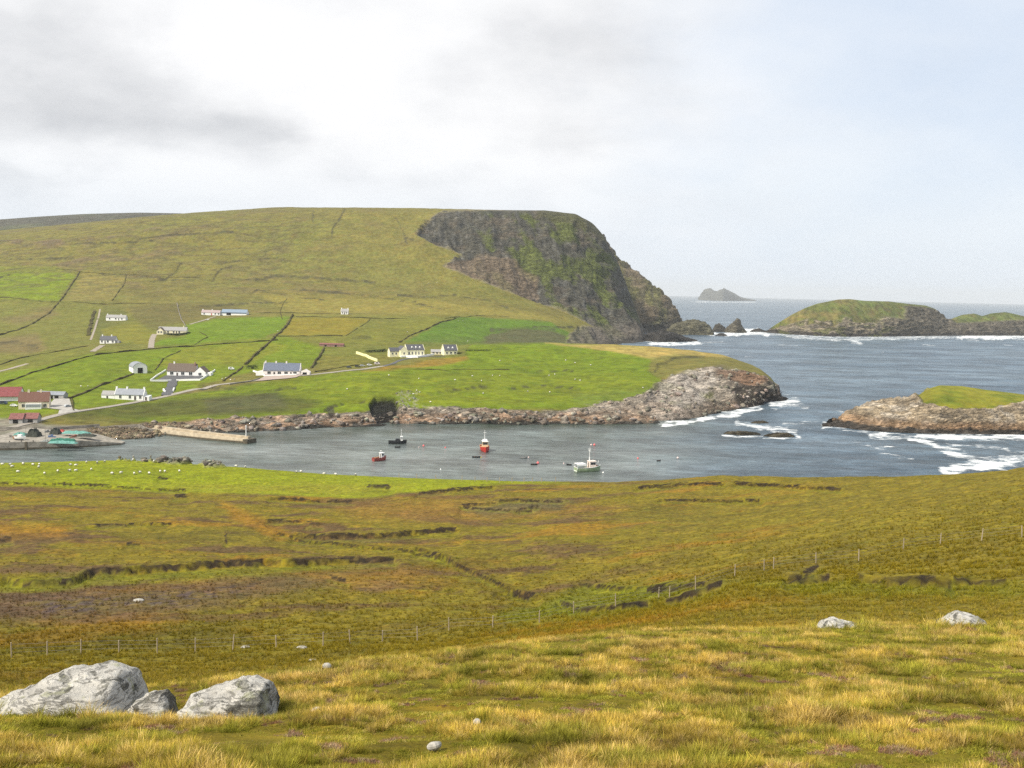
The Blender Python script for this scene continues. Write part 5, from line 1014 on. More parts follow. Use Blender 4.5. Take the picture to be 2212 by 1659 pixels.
for k_, (x, y, col_, lab) in enumerate([(88, 954, (0.35, 0.36, 0.34), 'grey fish boxes stacked between white boat and nets'), (104, 944, (0.10, 0.16, 0.30), 'blue fish boxes stacked behind the dark green nets'), (20, 944, (0.33, 0.30, 0.26), 'wooden crates at the left end of the quay'), (150, 945, (0.30, 0.12, 0.08), 'rust coloured fish boxes near the low row of pots'), (96, 934, (0.28, 0.28, 0.27), 'pale fish boxes between the two pot stacks')]):
    p = on_quay(x, y); o = empty('box_stack', p, R(15 * k_), lab, 'fish boxes'); mm_ = mat('fish box ' + str(k_), col_, 0.7, 0.15, 3)
    for a_ in range(3):
        for b_ in range(1 + (a_ + k_) % 3): MB().box(a_ * 1.25, a_ * 1.25 + 1.1, -0.4, 0.4, b_ * 0.42, b_ * 0.42 + 0.38).out('box', mm_, o)
wall_along('harbour_wall', [(0, 929), (60, 928), (118, 929), (160, 926), (215, 922)], 1.6, 0.9, m_conc, 'long low concrete wall along the back of the quay', 'wall', ragged=0.0)
wall_along('harbour_wall', [(204, 925), (250, 924), (300, 925), (330, 930)], 1.4, 1.2, m_stonewall, 'rough stone wall from the quay toward the pier', 'wall')
for x, y, lab in [(56, 944, 'tall slim lamp post left of the pot stack'), (98, 951, 'thin pole behind the turquoise nets')]:
    p = on_quay(x, y); o = MB().tube((0, 0, 0), (0, 0, 6.0), 0.12, 0.08).tube((0, 0, 5.9), (1.0, 0, 6.1), 0.06).out('pole', m_wood_ if False else m_conc); o.location = tuple(p); tag(o, lab, 'pole')

# ------------------------------------------------------------------ boats
def hull_rows(L, B, D, sheer=0.5, n=14):
    rows = []
    for i in range(n + 1):
        t = i / n; x = -L / 2 + L * t
        b = B / 2 * (0.78 + 0.22 * min(1, t * 3)) * (1 - max(0, (t - 0.5) / 0.5) ** 2.2); b = max(b, 0.02)
        zt = D + sheer * max(0, (t - 0.4) / 0.6) ** 1.8 + 0.15 * max(0, 0.3 - t); fl = 0.72 + 0.1 * (t < 0.6)
        rows.append([(x, -b, zt), (x - 0.02, -b * 0.97, zt * 0.5), (x - 0.25 * max(0, t - 0.6) * L * 0.3, -b * fl, 0.0), (x - 0.5 * max(0, t - 0.6) * L * 0.3, -b * 0.3, -0.6), (x - 0.5 * max(0, t - 0.6) * L * 0.3, b * 0.3, -0.6), (x - 0.25 * max(0, t - 0.6) * L * 0.3, b * fl, 0.0), (x - 0.02, b * 0.97, zt * 0.5), (x, b, zt)])
    return rows
def boat(label, x, y, L, B, D, hdg, mh, mstripe, mcab, cab=(0.05, 0.3, 1.9), mast=5.0, roof=None, gantry=False, deck=None, cat='fishing boat', mast_t=0.1):
    p = sea(x, y); o = empty('fishing_boat', p, R(hdg), label, cat, 'fishing boats moored in the harbour'); o.scale = (1.15, 1.15, 1.25)
    rows = hull_rows(L, B, D); MB().grid(rows).out('hull', mh, o, True)
    MB().v
    tr = MB(); tr.v = list(rows[0]); tr.f = [tuple(range(8))]; tr.out('transom', mh, o)
    dk = MB().grid([[(r[0][0], r[0][1] * 0.96, r[0][2] - 0.45), (r[0][0], -r[0][1] * 0.96, r[0][2] - 0.45)] for r in rows]); dk.out('deck', deck or mat('deck planks', (0.30, 0.24, 0.17), 0.8), o)
    rl = MB()
    for i in range(len(rows) - 1):
        for s_ in (0, 7): rl.tube(rows[i][s_], rows[i + 1][s_], 0.11, k=5)
    rl.tube(rows[0][0], rows[0][7], 0.11, k=5); rl.out('gunwale', mstripe, o)
    c0, cl, chh = cab; x0 = c0 * L; x1 = x0 + cl * L; w_ = B * 0.30; z0 = D - 0.45
    cb = MB().prism([(x0, z0), (x1, z0), (x1 - 0.25, z0 + chh), (x0, z0 + chh)], -w_, w_, 'y').out('wheelhouse', mcab, o)
    MB().box(x0 - 0.2, x1 + 0.05, -w_ - 0.15, w_ + 0.15, z0 + chh + 0.003, z0 + chh + 0.14).out('roof', roof or mcab, cb)
    for s_ in (-1, 1): MB().box(x0 + 0.3, x1 - 0.4, min(s_ * w_, s_ * (w_ + 0.04)), max(s_ * w_, s_ * (w_ + 0.04)), z0 + chh * 0.55, z0 + chh * 0.85).out('window', m_glass, cb)
    MB().prism([(x1 - 0.02 - 0.25 * 0.6, z0 + chh * 0.55), (x1 + 0.04 - 0.25 * 0.55, z0 + chh * 0.55), (x1 + 0.04 - 0.25 * 0.85, z0 + chh * 0.85), (x1 - 0.25, z0 + chh * 0.85)], -w_ * 0.85, w_ * 0.85, 'y').out('window', m_glass, cb)
    MB().box(x0 - 0.04, x0, -0.35, 0.35, z0, z0 + chh * 0.85).out('door', m_door, cb)
    if mast:
        mm = MB().tube((x0 + 0.3, 0, z0 + chh), (x0 + 0.3, 0, z0 + chh + mast), mast_t, mast_t * 0.6).tube((x0 + 0.3, -0.7, z0 + chh + mast * 0.75), (x0 + 0.3, 0.7, z0 + chh + mast * 0.75), mast_t * 0.6)
        if gantry: mm.tube((x0 + 0.3, -0.7, z0 + chh + mast * 0.75), (x0 + 0.3, -0.9, z0 + chh + mast * 0.95), 0.08).tube((x0 + 0.3, 0.7, z0 + chh + mast * 0.75), (x0 + 0.3, 0.9, z0 + chh + mast * 0.95), 0.08).tube((x0 + 0.3, -0.5, z0 + chh), (x0 + 0.3, 0, z0 + chh + mast * 0.4), 0.08).tube((x0 + 0.3, 0.5, z0 + chh), (x0 + 0.3, 0, z0 + chh + mast * 0.4), 0.08)
        mm.out('mast', m_frame, o)
    return o, rows
m_hgreen = mat('green white hull', (0.30, 0.38, 0.22), 0.5, 0.2, 0.8, 0.4); m_hred = mat('red hull', (0.42, 0.035, 0.025), 0.45, 0.15, 0.8, 0.4); m_hblack = mat('black hull', (0.022, 0.024, 0.028), 0.5, 0.2, 1, 0.4); m_mar = mat('dull red hull', (0.28, 0.06, 0.05), 0.6, 0.2, 1, 0.3); m_cabcream = mat('cream cabin', (0.66, 0.50, 0.32), 0.6, 0.1)
m_pinkw = mat('off white cabin', (0.78, 0.66, 0.58), 0.6, 0.06); m_or = mat('brown wood', (0.28, 0.13, 0.06), 0.7, 0.2)
o, rows = boat('white and green trawler with stern shelter, nearest of the boats', 1270, 1018, 11.2, 4.4, 1.7, 20, m_hgreen, m_frame, m_pinkw, (0.02, 0.26, 2.6), 5.2, m_pinkw, True, mast_t=0.14)
MB().box(-5.5, -1.6, -1.9, 1.9, 3.0, 3.15).box(-5.5, -5.35, -1.9, -1.7, 1.2, 3.0).box(-5.5, -5.35, 1.7, 1.9, 1.2, 3.0).box(-1.8, -1.6, -1.9, -1.7, 1.2, 3.0).box(-1.8, -1.6, 1.7, 1.9, 1.2, 3.0).box(-5.5, -1.6, -1.92, -1.86, 2.3, 3.0).out('stern_shelter', m_frame, o)
MB().box(-4.6, -3.4, -1.0, 0.6, 1.2, 2.0).box(-2.9, -2.1, -0.4, 1.0, 1.2, 1.9).out('fish_boxes', m_tgreen, o); MB().tube((4.2, 0, 1.9), (4.7, 0, 4.0), 0.1).tube((3.0, 0.9, 1.9), (3.0, 0.9, 3.0), 0.1).out('bow_rail', m_frame, o)
MB().box(2.95, 4.0, -0.8, 0.8, 1.5, 2.3).out('winch', m_or, o); MB().tube((-5.62, -1.6, 0.35), (-5.62, 1.6, 0.35), 0.12).out('rubbing_strip', m_frame, o)
o, rows = boat('bright red fishing boat lying end on with cream wheelhouse', 1047, 974, 9.5, 4.2, 1.9, -82, m_hred, mat('orange rail', (0.7, 0.3, 0.12), 0.5), m_cabcream, (-0.12, 0.34, 2.7), 4.6, m_frame, False, mast_t=0.14); MB().box(-1.0, 1.0, -1.0, 1.0, 4.2, 4.9).out('upper_cabin', m_frame, o)
o, rows = boat('small dull red fishing boat with white cabin, leftmost', 820, 995, 6.6, 2.7, 1.25, 42, m_mar, m_mar, m_frame, (0.05, 0.24, 2.2), 1.2, m_frame); MB().box(-2.5, -0.6, -0.7, 0.7, 0.8, 1.5).out('deck_gear', m_or, o)
o, rows = boat('low black fishing boat with narrow white wheelhouse and mast', 859, 958, 8.6, 2.9, 1.1, 10, m_hblack, m_hblack, m_frame, (0.16, 0.12, 2.4), 3.4, m_frame, mast_t=0.09); MB().prism([(-1.8, 0.6), (1.0, 0.6), (1.0, 2.0), (-0.6, 2.2)], -0.8, 0.8).out('spray_hood', m_hblack, o)
def dinghy(label, x, y, L, hdg, m, first=None):
    p = sea(x, y); o = empty('dinghy', p, R(hdg), label, 'dinghy', 'small boats at moorings'); rows = hull_rows(L, L * 0.42, 0.55, 0.25, 8)
    MB().grid(rows).out('hull', m, o, True); t = MB(); t.v = list(rows[0]); t.f = [tuple(range(8))]; t.out('transom', m, o); MB().grid([[(r[0][0], r[0][1] * 0.9, 0.2), (r[0][0], -r[0][1] * 0.9, 0.2)] for r in rows]).out('floor', m_hblack, o)
    for sx in (-0.2, 0.15): MB().box(sx * L - 0.15, sx * L + 0.15, -L * 0.18, L * 0.18, 0.38, 0.44).out('seat', m_or, o)
dinghy('black dinghy close below the low black fishing boat', 859, 967, 3.0, 8, m_hblack); dinghy('long black dinghy below the bright red boat', 1029, 988.5, 4.2, 5, m_hblack)
dinghy('pale grey dinghy between red boat and the trawler', 1131, 990, 3.6, -5, mat('grey hull', (0.22, 0.23, 0.23), 0.6)); dinghy('black dinghy beside a bright pink buoy', 1154, 1004.5, 3.4, 10, m_hblack)
dinghy('black dinghy just left of the white trawler', 1229, 1005, 2.6, 170, m_hblack); dinghy('small black dinghy farthest right on open water', 1423, 996.5, 2.2, 20, m_hblack)
m_pink = mat('pink buoy', (0.75, 0.16, 0.16), 0.6, 0.1, 3); m_pale = mat('pale buoy', (0.70, 0.55, 0.52), 0.6, 0.1, 3)
for x, y, r_, m, lab in [(915, 963, 0.55, m_pink, 'pink buoy right of the low black boat'), (905, 966, 0.3, m_pale, 'tiny pale buoy beside the pink one right of black boat'), (962, 967, 0.42, m_pink, 'pink buoy midway between black boat and red boat'), (1277, 961, 0.5, m_pale, 'pale buoy beyond the trawler mast'),
        (1284, 961, 0.6, m_pink, 'pink buoy beyond the trawler mast'), (1162, 1000, 0.65, m_pink, 'bright pink buoy beside a black dinghy'), (1142, 988, 0.4, m_pale, 'pale pink buoy beside the grey dinghy'), (1218, 1001, 0.35, m_pale, 'small pale buoy left of the trawler'), (1378, 990, 0.45, m_pink, 'pink buoy on open water right of the trawler'),
        (1464, 989, 0.55, m_pale, 'pale pink buoy farthest right in the harbour'), (1303, 1021, 0.45, m_frame, 'white float close to trawler bow'), (1039, 988, 0.3, mat('yellow float', (0.6, 0.5, 0.1), 0.6), 'tiny yellow float beside the long black dinghy'), (952, 1014, 0.35, m_frame, 'small white float near the grassy shore')]:
    o = MB().ball((0, 0, 0), r_, 12, 8).tube((0, 0, r_ * 0.9), (0, 0, r_ * 1.35), r_ * 0.2).out('buoy', m, None, True); o.location = tuple(sea(x, y, r_ * 0.4)); tag(o, lab, 'buoy', 'mooring buoys')
# the white boat ashore
p = on_quay(43, 950); o = empty('boat', (p[0], p[1], 4.6), R(-8), 'white boat standing ashore on the quay', 'boat'); rows = hull_rows(6.5, 2.4, 1.2, 0.3, 10); MB().grid(rows).out('hull', m_frame, o, True); MB().box(-0.8, 1.2, -0.7, 0.7, 0.9, 2.1).out('cabin', m_frame, o); MB().box(-3.2, -2.4, -1.0, 1.0, 0.0, 1.3).out('transom', m_or, o); MB().box(-2, 2, -0.8, 0.8, -0.7, -0.1).out('trailer', m_hblack, o)

# ------------------------------------------------------------------ cars
def car(label, p, hdg, m, van=False, first=True):
    o = empty('van' if van else 'parked_car', p, R(hdg), label, 'van' if van else 'car', 'parked vehicles'); h = 1.45 if not van else 2.0
    prof = [(-2.1, 0.3), (2.1, 0.3), (2.15, 0.8), (1.1, 0.95), (0.5, h), (-1.4, h), (-2.05, 0.95)] if not van else [(-2.3, 0.3), (2.3, 0.3), (2.3, 1.0), (1.7, 1.2), (1.2, h), (-2.3, h)]
    MB().prism(prof, -0.85, 0.85).out('body', m, o)
    for s_ in (-1, 1): MB().prism([(0.85, 0.95), (0.4, h - 0.12), (-1.2, h - 0.12), (-1.6, 0.95)], min(s_ * 0.85, s_ * 0.87), max(s_ * 0.85, s_ * 0.87)).out('side_window', m_glass, o)
    for wx in (-1.35, 1.35):
        for s_ in (-1, 1): MB().tube((wx, s_ * 0.72, 0.32), (wx, s_ * 0.9, 0.32), 0.32, k=10).out('wheel', m_hblack, o)
    return o
m_cb = mat('dark blue paint', (0.03, 0.05, 0.09), 0.3, 0.05, 1, 0.5); m_cs = mat('silver paint', (0.40, 0.42, 0.44), 0.35, 0.05, 1, 0.5)
def ground_at(x, y, lift=0.25): q = hit(x, y); return (q[0], q[1], floor_z(q[0], q[1]) + lift)
for x, y, m, a_, lab, vn in [(754, 796, m_cb, 12, 'dark blue car at left end of the parked row', False), (772, 794, m_hblack, 12, 'black car second from left in parked row', False), (783, 792.5, m_cs, 12, 'silver car in the middle of the parked row', False),
        (798, 791, m_frame, 12, 'white car second from right in parked row', False), (815, 788.5, mat('pale pink paint', (0.75, 0.66, 0.64), 0.4), 14, 'pale pinkish van at right end of parked row', True), (146, 880, m_cs, 60, 'silver car in the farm yard by the quay', False),
        (500, 799, m_frame, 0, 'white van alone in field between the bungalows', True), (30, 879, m_frame, 0, 'white car on grass before the large red barn', False), (448, 692, m_frame, 4, 'white car below the cottage with red door', False), (8, 874, m_cb, 3, 'dark blue van against base of the large red barn', True)]:
    car(lab, ground_at(x, y, 0.5 if y > 785 and x > 740 and x < 830 else 0.3), a_, m, vn)

# ------------------------------------------------------------------ sheep
m_wool = mat('sheep wool', (0.72, 0.69, 0.62), 0.95, 0.08, 6, 0.05); m_face = mat('sheep face', (0.30, 0.27, 0.24), 0.9)
def sheep_mesh():
    mb = MB(); mb.ball((0, 0, 0.62), 0.36, 10, 7, (1.55, 0.85, 0.85)); n1 = len(mb.f); mb.ball((0.66, 0, 0.70), 0.15, 8, 5, (1.3, 0.8, 0.95)); mb.ball((0.48, 0, 0.68), 0.2, 8, 5, (1.1, 0.8, 1.0))
    for sx in (-0.34, 0.34):
        for sy in (-0.15, 0.15): mb.tube((sx, sy, 0.0), (sx, sy, 0.5), 0.05, 0.07, 6)
    for s_ in (-1, 1): mb.ball((0.62, s_ * 0.14, 0.78), 0.06, 6, 4, (0.7, 1.6, 0.5))
    fm = [0] * n1 + [1] * (len(mb.f) - n1)
    return mesh_obj('sheep', mb.v, mb.f, [m_wool, m_face], smooth=True, fm=fm)
sheep0 = sheep_mesh(); first = [True]
SHEEP = []
def sheep(x, y, which, lab, grp, sc):
    q = hit(x, y, which); o = sheep0 if first[0] else sheep0.copy()
    if not first[0]: COL.objects.link(o)
    first[0] = False; o.location = (q[0], q[1], floor_z(q[0], q[1], which) - 0.03); o.rotation_euler = (0, 0, RNG.random() * 6.28); o.scale = (sc,) * 3; tag(o, lab, 'sheep', grp); SHEEP.append((x, y, which, o))
zs = [(20, 738), (88, 740), (105, 757), (200, 733), (285, 740), (340, 738), (335, 760), (610, 743), (655, 747), (500, 797), (603, 792), (655, 793), (155, 803), (385, 817), (790, 783), (748, 720), (840, 722), (905, 712), (968, 817), (1045, 812), (1160, 818), (1210, 808), (1290, 815), (1385, 800), (1425, 800), (1550, 797), (1150, 690), (1330, 712), (2040, 745), (2120, 740)]
for zx, zy in zs: sheep(zx * 640 / 2212 / 1.1573, (950 + zy * 250 / 864) / 1.1573, 'A', 'white sheep grazing in the bright green field by the harbour', 'sheep on the near green field', 0.95)
for x, y in [(650, 1019), (700, 1026), (725, 1027), (768, 1028), (640, 1022)]: sheep(x, y, 'A', 'white sheep grazing in the bright green field by the harbour', 'sheep on the near green field', 0.95)
zs3 = [(255, 573), (195, 578), (1145, 1112), (1210, 1130), (1318, 1145), (690, 1115), (500, 1222), (690, 1220), (640, 1218), (1070, 1210), (1030, 1218), (1210, 1245), (1245, 1252), (380, 1248), (130, 1240), (1035, 1333), (1680, 1303), (575, 1342)]
for zx, zy in zs3: sheep((1000 + zx / 2.765) / 1.1573, (500 + zy / 2.765) / 1.1573, 'B', 'white sheep scattered over the far headland fields', 'sheep on the far headland', 1.25)
for x, y in [(175, 836), (190, 836), (990, 694), (1000, 694), (880, 718), (1010, 738), (600, 716), (480, 820), (488, 818), (498, 822), (506, 821), (900, 845), (893, 853), (907, 849), (1108, 778), (840, 812), (1040, 824), (1140, 847), (930, 870), (750, 842)]: sheep(x, y, 'B', 'white sheep scattered over the far headland fields', 'sheep on the far headland', 1.2)

ORD = 'leftmost,second,third,fourth,fifth,sixth,seventh,eighth,ninth,tenth,eleventh,twelfth,thirteenth,fourteenth,fifteenth,sixteenth,seventeenth,eighteenth,nineteenth,twentieth'.split(',')
MARKS = {'B': [(876, 800, 'in the sloping field below the yellow guest house'), (1180, 800, 'out on the open headland field'), (1300, 850, 'above the rocks toward the headland tip'), (880, 860, 'above the dark rock cleft'), (490, 818, 'between the brown and blue roofed bungalows'), (990, 700, 'in the bright field below the cliff'), (600, 716, 'beside the thick dark bank'), (960, 600, 'high on the open hillside'), (180, 836, 'above the farm yard'), (1440, 860, 'on the last grass of the promontory')],
         'A': [(30, 1010, 'in the left corner of the near field'), (130, 1012, 'left of the shore crags in the near field'), (260, 1012, 'in front of the shore crags'), (400, 1015, 'right of centre in front of the crags'), (480, 1012, 'at the right end of the crags'), (700, 1025, 'along the shore edge of the near field')]}
for wh_ in 'AB':
    for i, (mx, my, mt) in enumerate(MARKS[wh_]):
        mine = sorted([q for q in SHEEP if q[2] == wh_ and min(range(len(MARKS[wh_])), key=lambda k: (q[0] - MARKS[wh_][k][0]) ** 2 + 4 * (q[1] - MARKS[wh_][k][1]) ** 2) == i], key=lambda q: (q[0], q[1]))
        for k, q in enumerate(mine): q[3]['label'] = ('lone white sheep ' if len(mine) == 1 else ORD[k] + ' white sheep ' + ('' if k == 0 else 'from the left ')) + mt

# ------------------------------------------------------------------ fences
m_post = mat('weathered post', (0.34, 0.28, 0.20), 0.9, 0.25, 6, 0.1); m_wire = mat('fence wire', (0.22, 0.21, 0.20), 0.6)
def fence(posts, label, h=1.25, r=0.06, wires=(0.45, 0.8, 1.15), which='A', wr=0.008, lean=0.05):
    P = []
    for x, y in posts: q = hit(x, y, which); P.append(np.array([q[0], q[1], floor_z(q[0], q[1], which)]))
    o = empty('fence', P[0], 0, label, 'fence'); tops = []
    for q in P:
        d = q - P[0]; lx, ly = RNG.normal(0, lean, 2); hh_ = h * (0.9 + 0.2 * RNG.random())
        MB().tube((d[0], d[1], d[2] - 0.4), (d[0] + lx, d[1] + ly, d[2] + hh_), r, r * 0.9, 7).out('post', m_post, o); tops.append((d, lx, ly))
    mb = MB()
    for (a, lx, ly), (b, mx, my) in zip(tops[:-1], tops[1:]):
        for wz in wires: mb.tube((a[0] + lx * wz, a[1] + ly * wz, a[2] + wz), (b[0] + mx * wz, b[1] + my * wz, b[2] + wz), wr, k=4)
    mb.out('wire', m_wire, o); return o
fence([(25, 1420), (102, 1417), (175, 1414), (257, 1411), (340, 1411), (422, 1409), (502, 1405), (597, 1400), (698, 1395), (757, 1391), (826, 1387), (902, 1384), (970, 1362), (1064, 1358), (1165, 1345), (1240, 1325), (1330, 1310), (1423, 1291), (1446, 1290), (1503, 1272), (1587, 1244), (1651, 1232), (1671, 1228), (1763, 1217), (1855, 1212), (1951, 1188), (2031, 1176), (2120, 1168), (2208, 1160)], 'wire fence on weathered posts crossing the moor and gully', 1.3, 0.06)
fence([(862, 1031), (900, 1034), (941, 1036), (998, 1038), (1026, 1040), (1052, 1041), (1079, 1042), (1106, 1042), (1132, 1042), (1150, 1042), (1170, 1042), (1200, 1042)], 'row of pale fence posts on the shore edge above the harbour', 1.5, 0.11, (1.2,), lean=0.03)

# ------------------------------------------------------------------ boulders
def gneiss(name):
    m, g = new_mat(name); obj = g.new('ShaderNodeTexCoord').outputs['Object']
    n = g.noise(g.map(obj, scale=(1, 1, 3), rot=(0.2, 0.5, 0)), 2.2, 12, 0.66, 0.4); n2 = g.noise(obj, 9, 10, 0.7); n3 = g.noise(g.map(obj, loc=(4, 4, 4)), 3.2, 8, 0.6, 0.5)
    c_ = g.mix(g.ss(n, 0.3, 0.68), (0.32, 0.305, 0.275), (0.64, 0.61, 0.55)); c_ = g.mix(g.ss(n2, 0.35, 0.65, 0.0, 0.45), c_, (0.60, 0.575, 0.53))
    c_ = g.mix(g.ss(n3, 0.54, 0.575, 0, 0.9), c_, g.mix(g.ss(n2, 0.4, 0.6), (0.07, 0.068, 0.06), (0.26, 0.25, 0.21)))
    n4 = g.noise(g.map(obj, loc=(9, 1, 3)), 4.5, 9, 0.68); c_ = g.mix(g.ss(n4, 0.55, 0.62, 0, 0.6), c_, (0.36, 0.36, 0.22)); n5 = g.noise(g.map(obj, loc=(1, 8, 2)), 16, 5, 0.7); seam = g.noise(g.map(obj, scale=(0.6, 0.6, 4.5), rot=(0.15, 0.42, 0)), 3.0, 8, 0.6, 0.3); c_ = g.mix(g.ss(g.math('ABSOLUTE', g.math('SUBTRACT', seam, 0.5)), 0.016, 0.0, 0, 0.6), c_, (0.16, 0.15, 0.13)); c_ = g.mix(g.ss(n5, 0.60, 0.66, 0, 0.7), c_, (0.09, 0.085, 0.08))
    finish(g, c_, 0.92, g.math('ADD', g.math('ADD', n, g.math('MULTIPLY', n2, 0.6)), g.math('MULTIPLY', g.ss(g.math('ABSOLUTE', g.math('SUBTRACT', seam, 0.5)), 0.0, 0.03), 0.12)), 1.0, 0.10, 0.12); return m
m_gn = gneiss('lichened gneiss')
def boulder(label, outline, base, Yc, dep, seed, name='boulder', res=70, rough=1.0):
    """outline: top silhouette points in the view; base: (y) level of its foot; dep: thickness in metres"""
    xs = [p[0] for p in outline]; T = [at(x, y, Yc) for x, y in outline]; X0 = T[0][0]; X1 = T[-1][0]; zb = at(np.mean(xs), base, Yc)[2] - 0.25
    tx = np.array([t[0] for t in T]); tz = np.array([t[2] for t in T]) - 0.03 * rough * (Yc < 12); s_ = np.linspace(0, 1, res); rows = []; cx = (X0 + X1) / 2; Lx = X1 - X0
    X_ = X0 + Lx * s_; Zt = np.interp(X_, tx, tz); Zt = smooth_cols(Zt, 1); endf = np.sin(np.clip(np.minimum(s_, 1 - s_) * 7, 0, 1) * math.pi / 2) ** 0.7
    th = np.linspace(-math.pi / 2 * 1.25, math.pi / 2 * 1.25, res)
    G = np.zeros((res, res, 3))
    for j, t in enumerate(th):
        sgn = -1 if t < 0 else 1; k1 = abs(math.sin(min(abs(t), math.pi / 2))) ** 0.8; k2 = max(0.0, math.cos(min(abs(t), math.pi / 2))) ** 0.55
        G[j, :, 0] = X_ - cx; G[j, :, 1] = sgn * k1 * dep / 2 * endf * (1 if abs(t) < math.pi / 2 else 1.0); G[j, :, 2] = (Zt - zb) * k2 * (0.25 + 0.75 * endf) - (0.4 if abs(t) > math.pi / 2 else 0)
    n = normals(G); n *= np.sign(np.sum(n * (G - np.array([0, 0, (tz.max() - zb) * 0.2])), -1, keepdims=True) + 1e-9)
    q = G * 1.0; amp = rough
    dd = -0.035 + 0.04 * ridge(q[..., 0] * 1.6 + seed, q[..., 2] * 3 + q[..., 1] * 2.5, 5, 0.55) + 0.03 * fbm(q[..., 0] * 5 + seed, q[..., 2] * 5 + q[..., 1] * 4, 4) - 0.02
    step = np.floor((q[..., 2] + 0.4 * q[..., 0] + 0.25 * fbm(q[..., 0] * 1.5 + seed, q[..., 1] * 1.5, 3)) / 0.16); dd += 0.03 * ((step * 7.13) % 1.0)
    G = G + n * (dd * amp * (0.3 + 0.7 * endf)[None, :])[..., None]
    o = grid_obj(name, G, m_gn); o.location = (cx, Yc, zb); tag(o, label, 'boulder'); return o
boulder('large pale lichened boulder sloping down to the left edge', [(-90, 1560), (-40, 1528), (0, 1508), (40, 1486), (90, 1462), (140, 1446), (185, 1439), (235, 1440), (268, 1448), (292, 1461), (304, 1476), (312, 1500), (318, 1530)], 1560, 9.6, 1.3, 3.1)
boulder('small grey boulder wedged between the two large ones', [(262, 1535), (280, 1512), (308, 1490), (335, 1481), (355, 1485), (368, 1498), (378, 1517), (385, 1540)], 1550, 9.3, 0.55, 8.4)
boulder('rounded pale boulder with black lichen on its right shoulder', [(378, 1535), (392, 1505), (425, 1487), (470, 1472), (515, 1461), (550, 1459), (580, 1468), (598, 1488), (606, 1510), (610, 1540), (604, 1565)], 1572, 9.2, 0.9, 5.7)
boulder('flat grey slab at the foot of the rounded boulder', [(385, 1562), (400, 1545), (440, 1536), (500, 1537), (550, 1546), (590, 1560), (600, 1575)], 1580, 8.8, 0.5, 2.2)
boulder('low white rock breaking the grass crest', [(1762, 1362), (1775, 1348), (1795, 1337), (1812, 1336), (1830, 1344), (1860, 1349), (1880, 1352), (1895, 1360)], 1366, 18.2, 0.9, 1.3, rough=0.8)
boulder('ridged white rock at right of the grass crest', [(2025, 1364), (2040, 1345), (2058, 1336), (2072, 1324), (2090, 1328), (2115, 1332), (2135, 1345), (2148, 1358), (2155, 1366)], 1372, 18.6, 1.2, 9.3)
m_dull = mat('dull field stone', (0.38, 0.36, 0.32), 0.95, 0.35, 9.0, 0.1, bump=0.03)
for x, y, s_, lab in [(705, 1448, 0.06, 'small upright stone on the grassy crest'), (685, 1548, 0.05, 'small half buried stone right of rounded boulder'), (940, 1625, 0.045, 'low grey stones showing through turf near the bottom edge'), (1030, 1568, 0.03, 'tiny white stone in grass right of centre')]:
    q = hit(x, y, 'A'); mb = MB().ball((0, 0, 0.02), s_, 10, 7, (1.3, 1, 0.7)); mb.v = [(v[0] * (1 + 0.3 * pn(np.array([v[1] * 9 + x]), np.array([v[2] * 9]))[0]), v[1], v[2] * (1 + 0.5 * pn(np.array([v[0] * 8 + y]), np.array([v[1] * 8]))[0])) for v in mb.v]; o = mb.out('stone', m_dull, None, False); o.location = (q[0], q[1], floor_z(q[0], q[1], 'A') + s_ * 0.6); o.rotation_euler = (0.2, 0.1, x); tag(o, lab, 'stone')
for x, y, s_, lab in [(300, 1298, 0.45, 'lone white stone on the dark heath slope'), (530, 1399, 0.28, 'pale flat stone beside the fence'), (652, 1400, 0.3, 'white flat stone just below the fence'), (675, 1427, 0.2, 'flat stone between the fence and the crest'), (1000, 1178, 0.5, 'white stone by the small green hollow')][:4]:
    q = hit(x, y, 'A'); o = MB().ball((0, 0, 0), s_, 12, 8, (1.6, 1, 0.5)).out('stone', m_dull, None, True); o.location = (q[0], q[1], floor_z(q[0], q[1], 'A') + s_ * 0.15); tag(o, lab, 'stone')

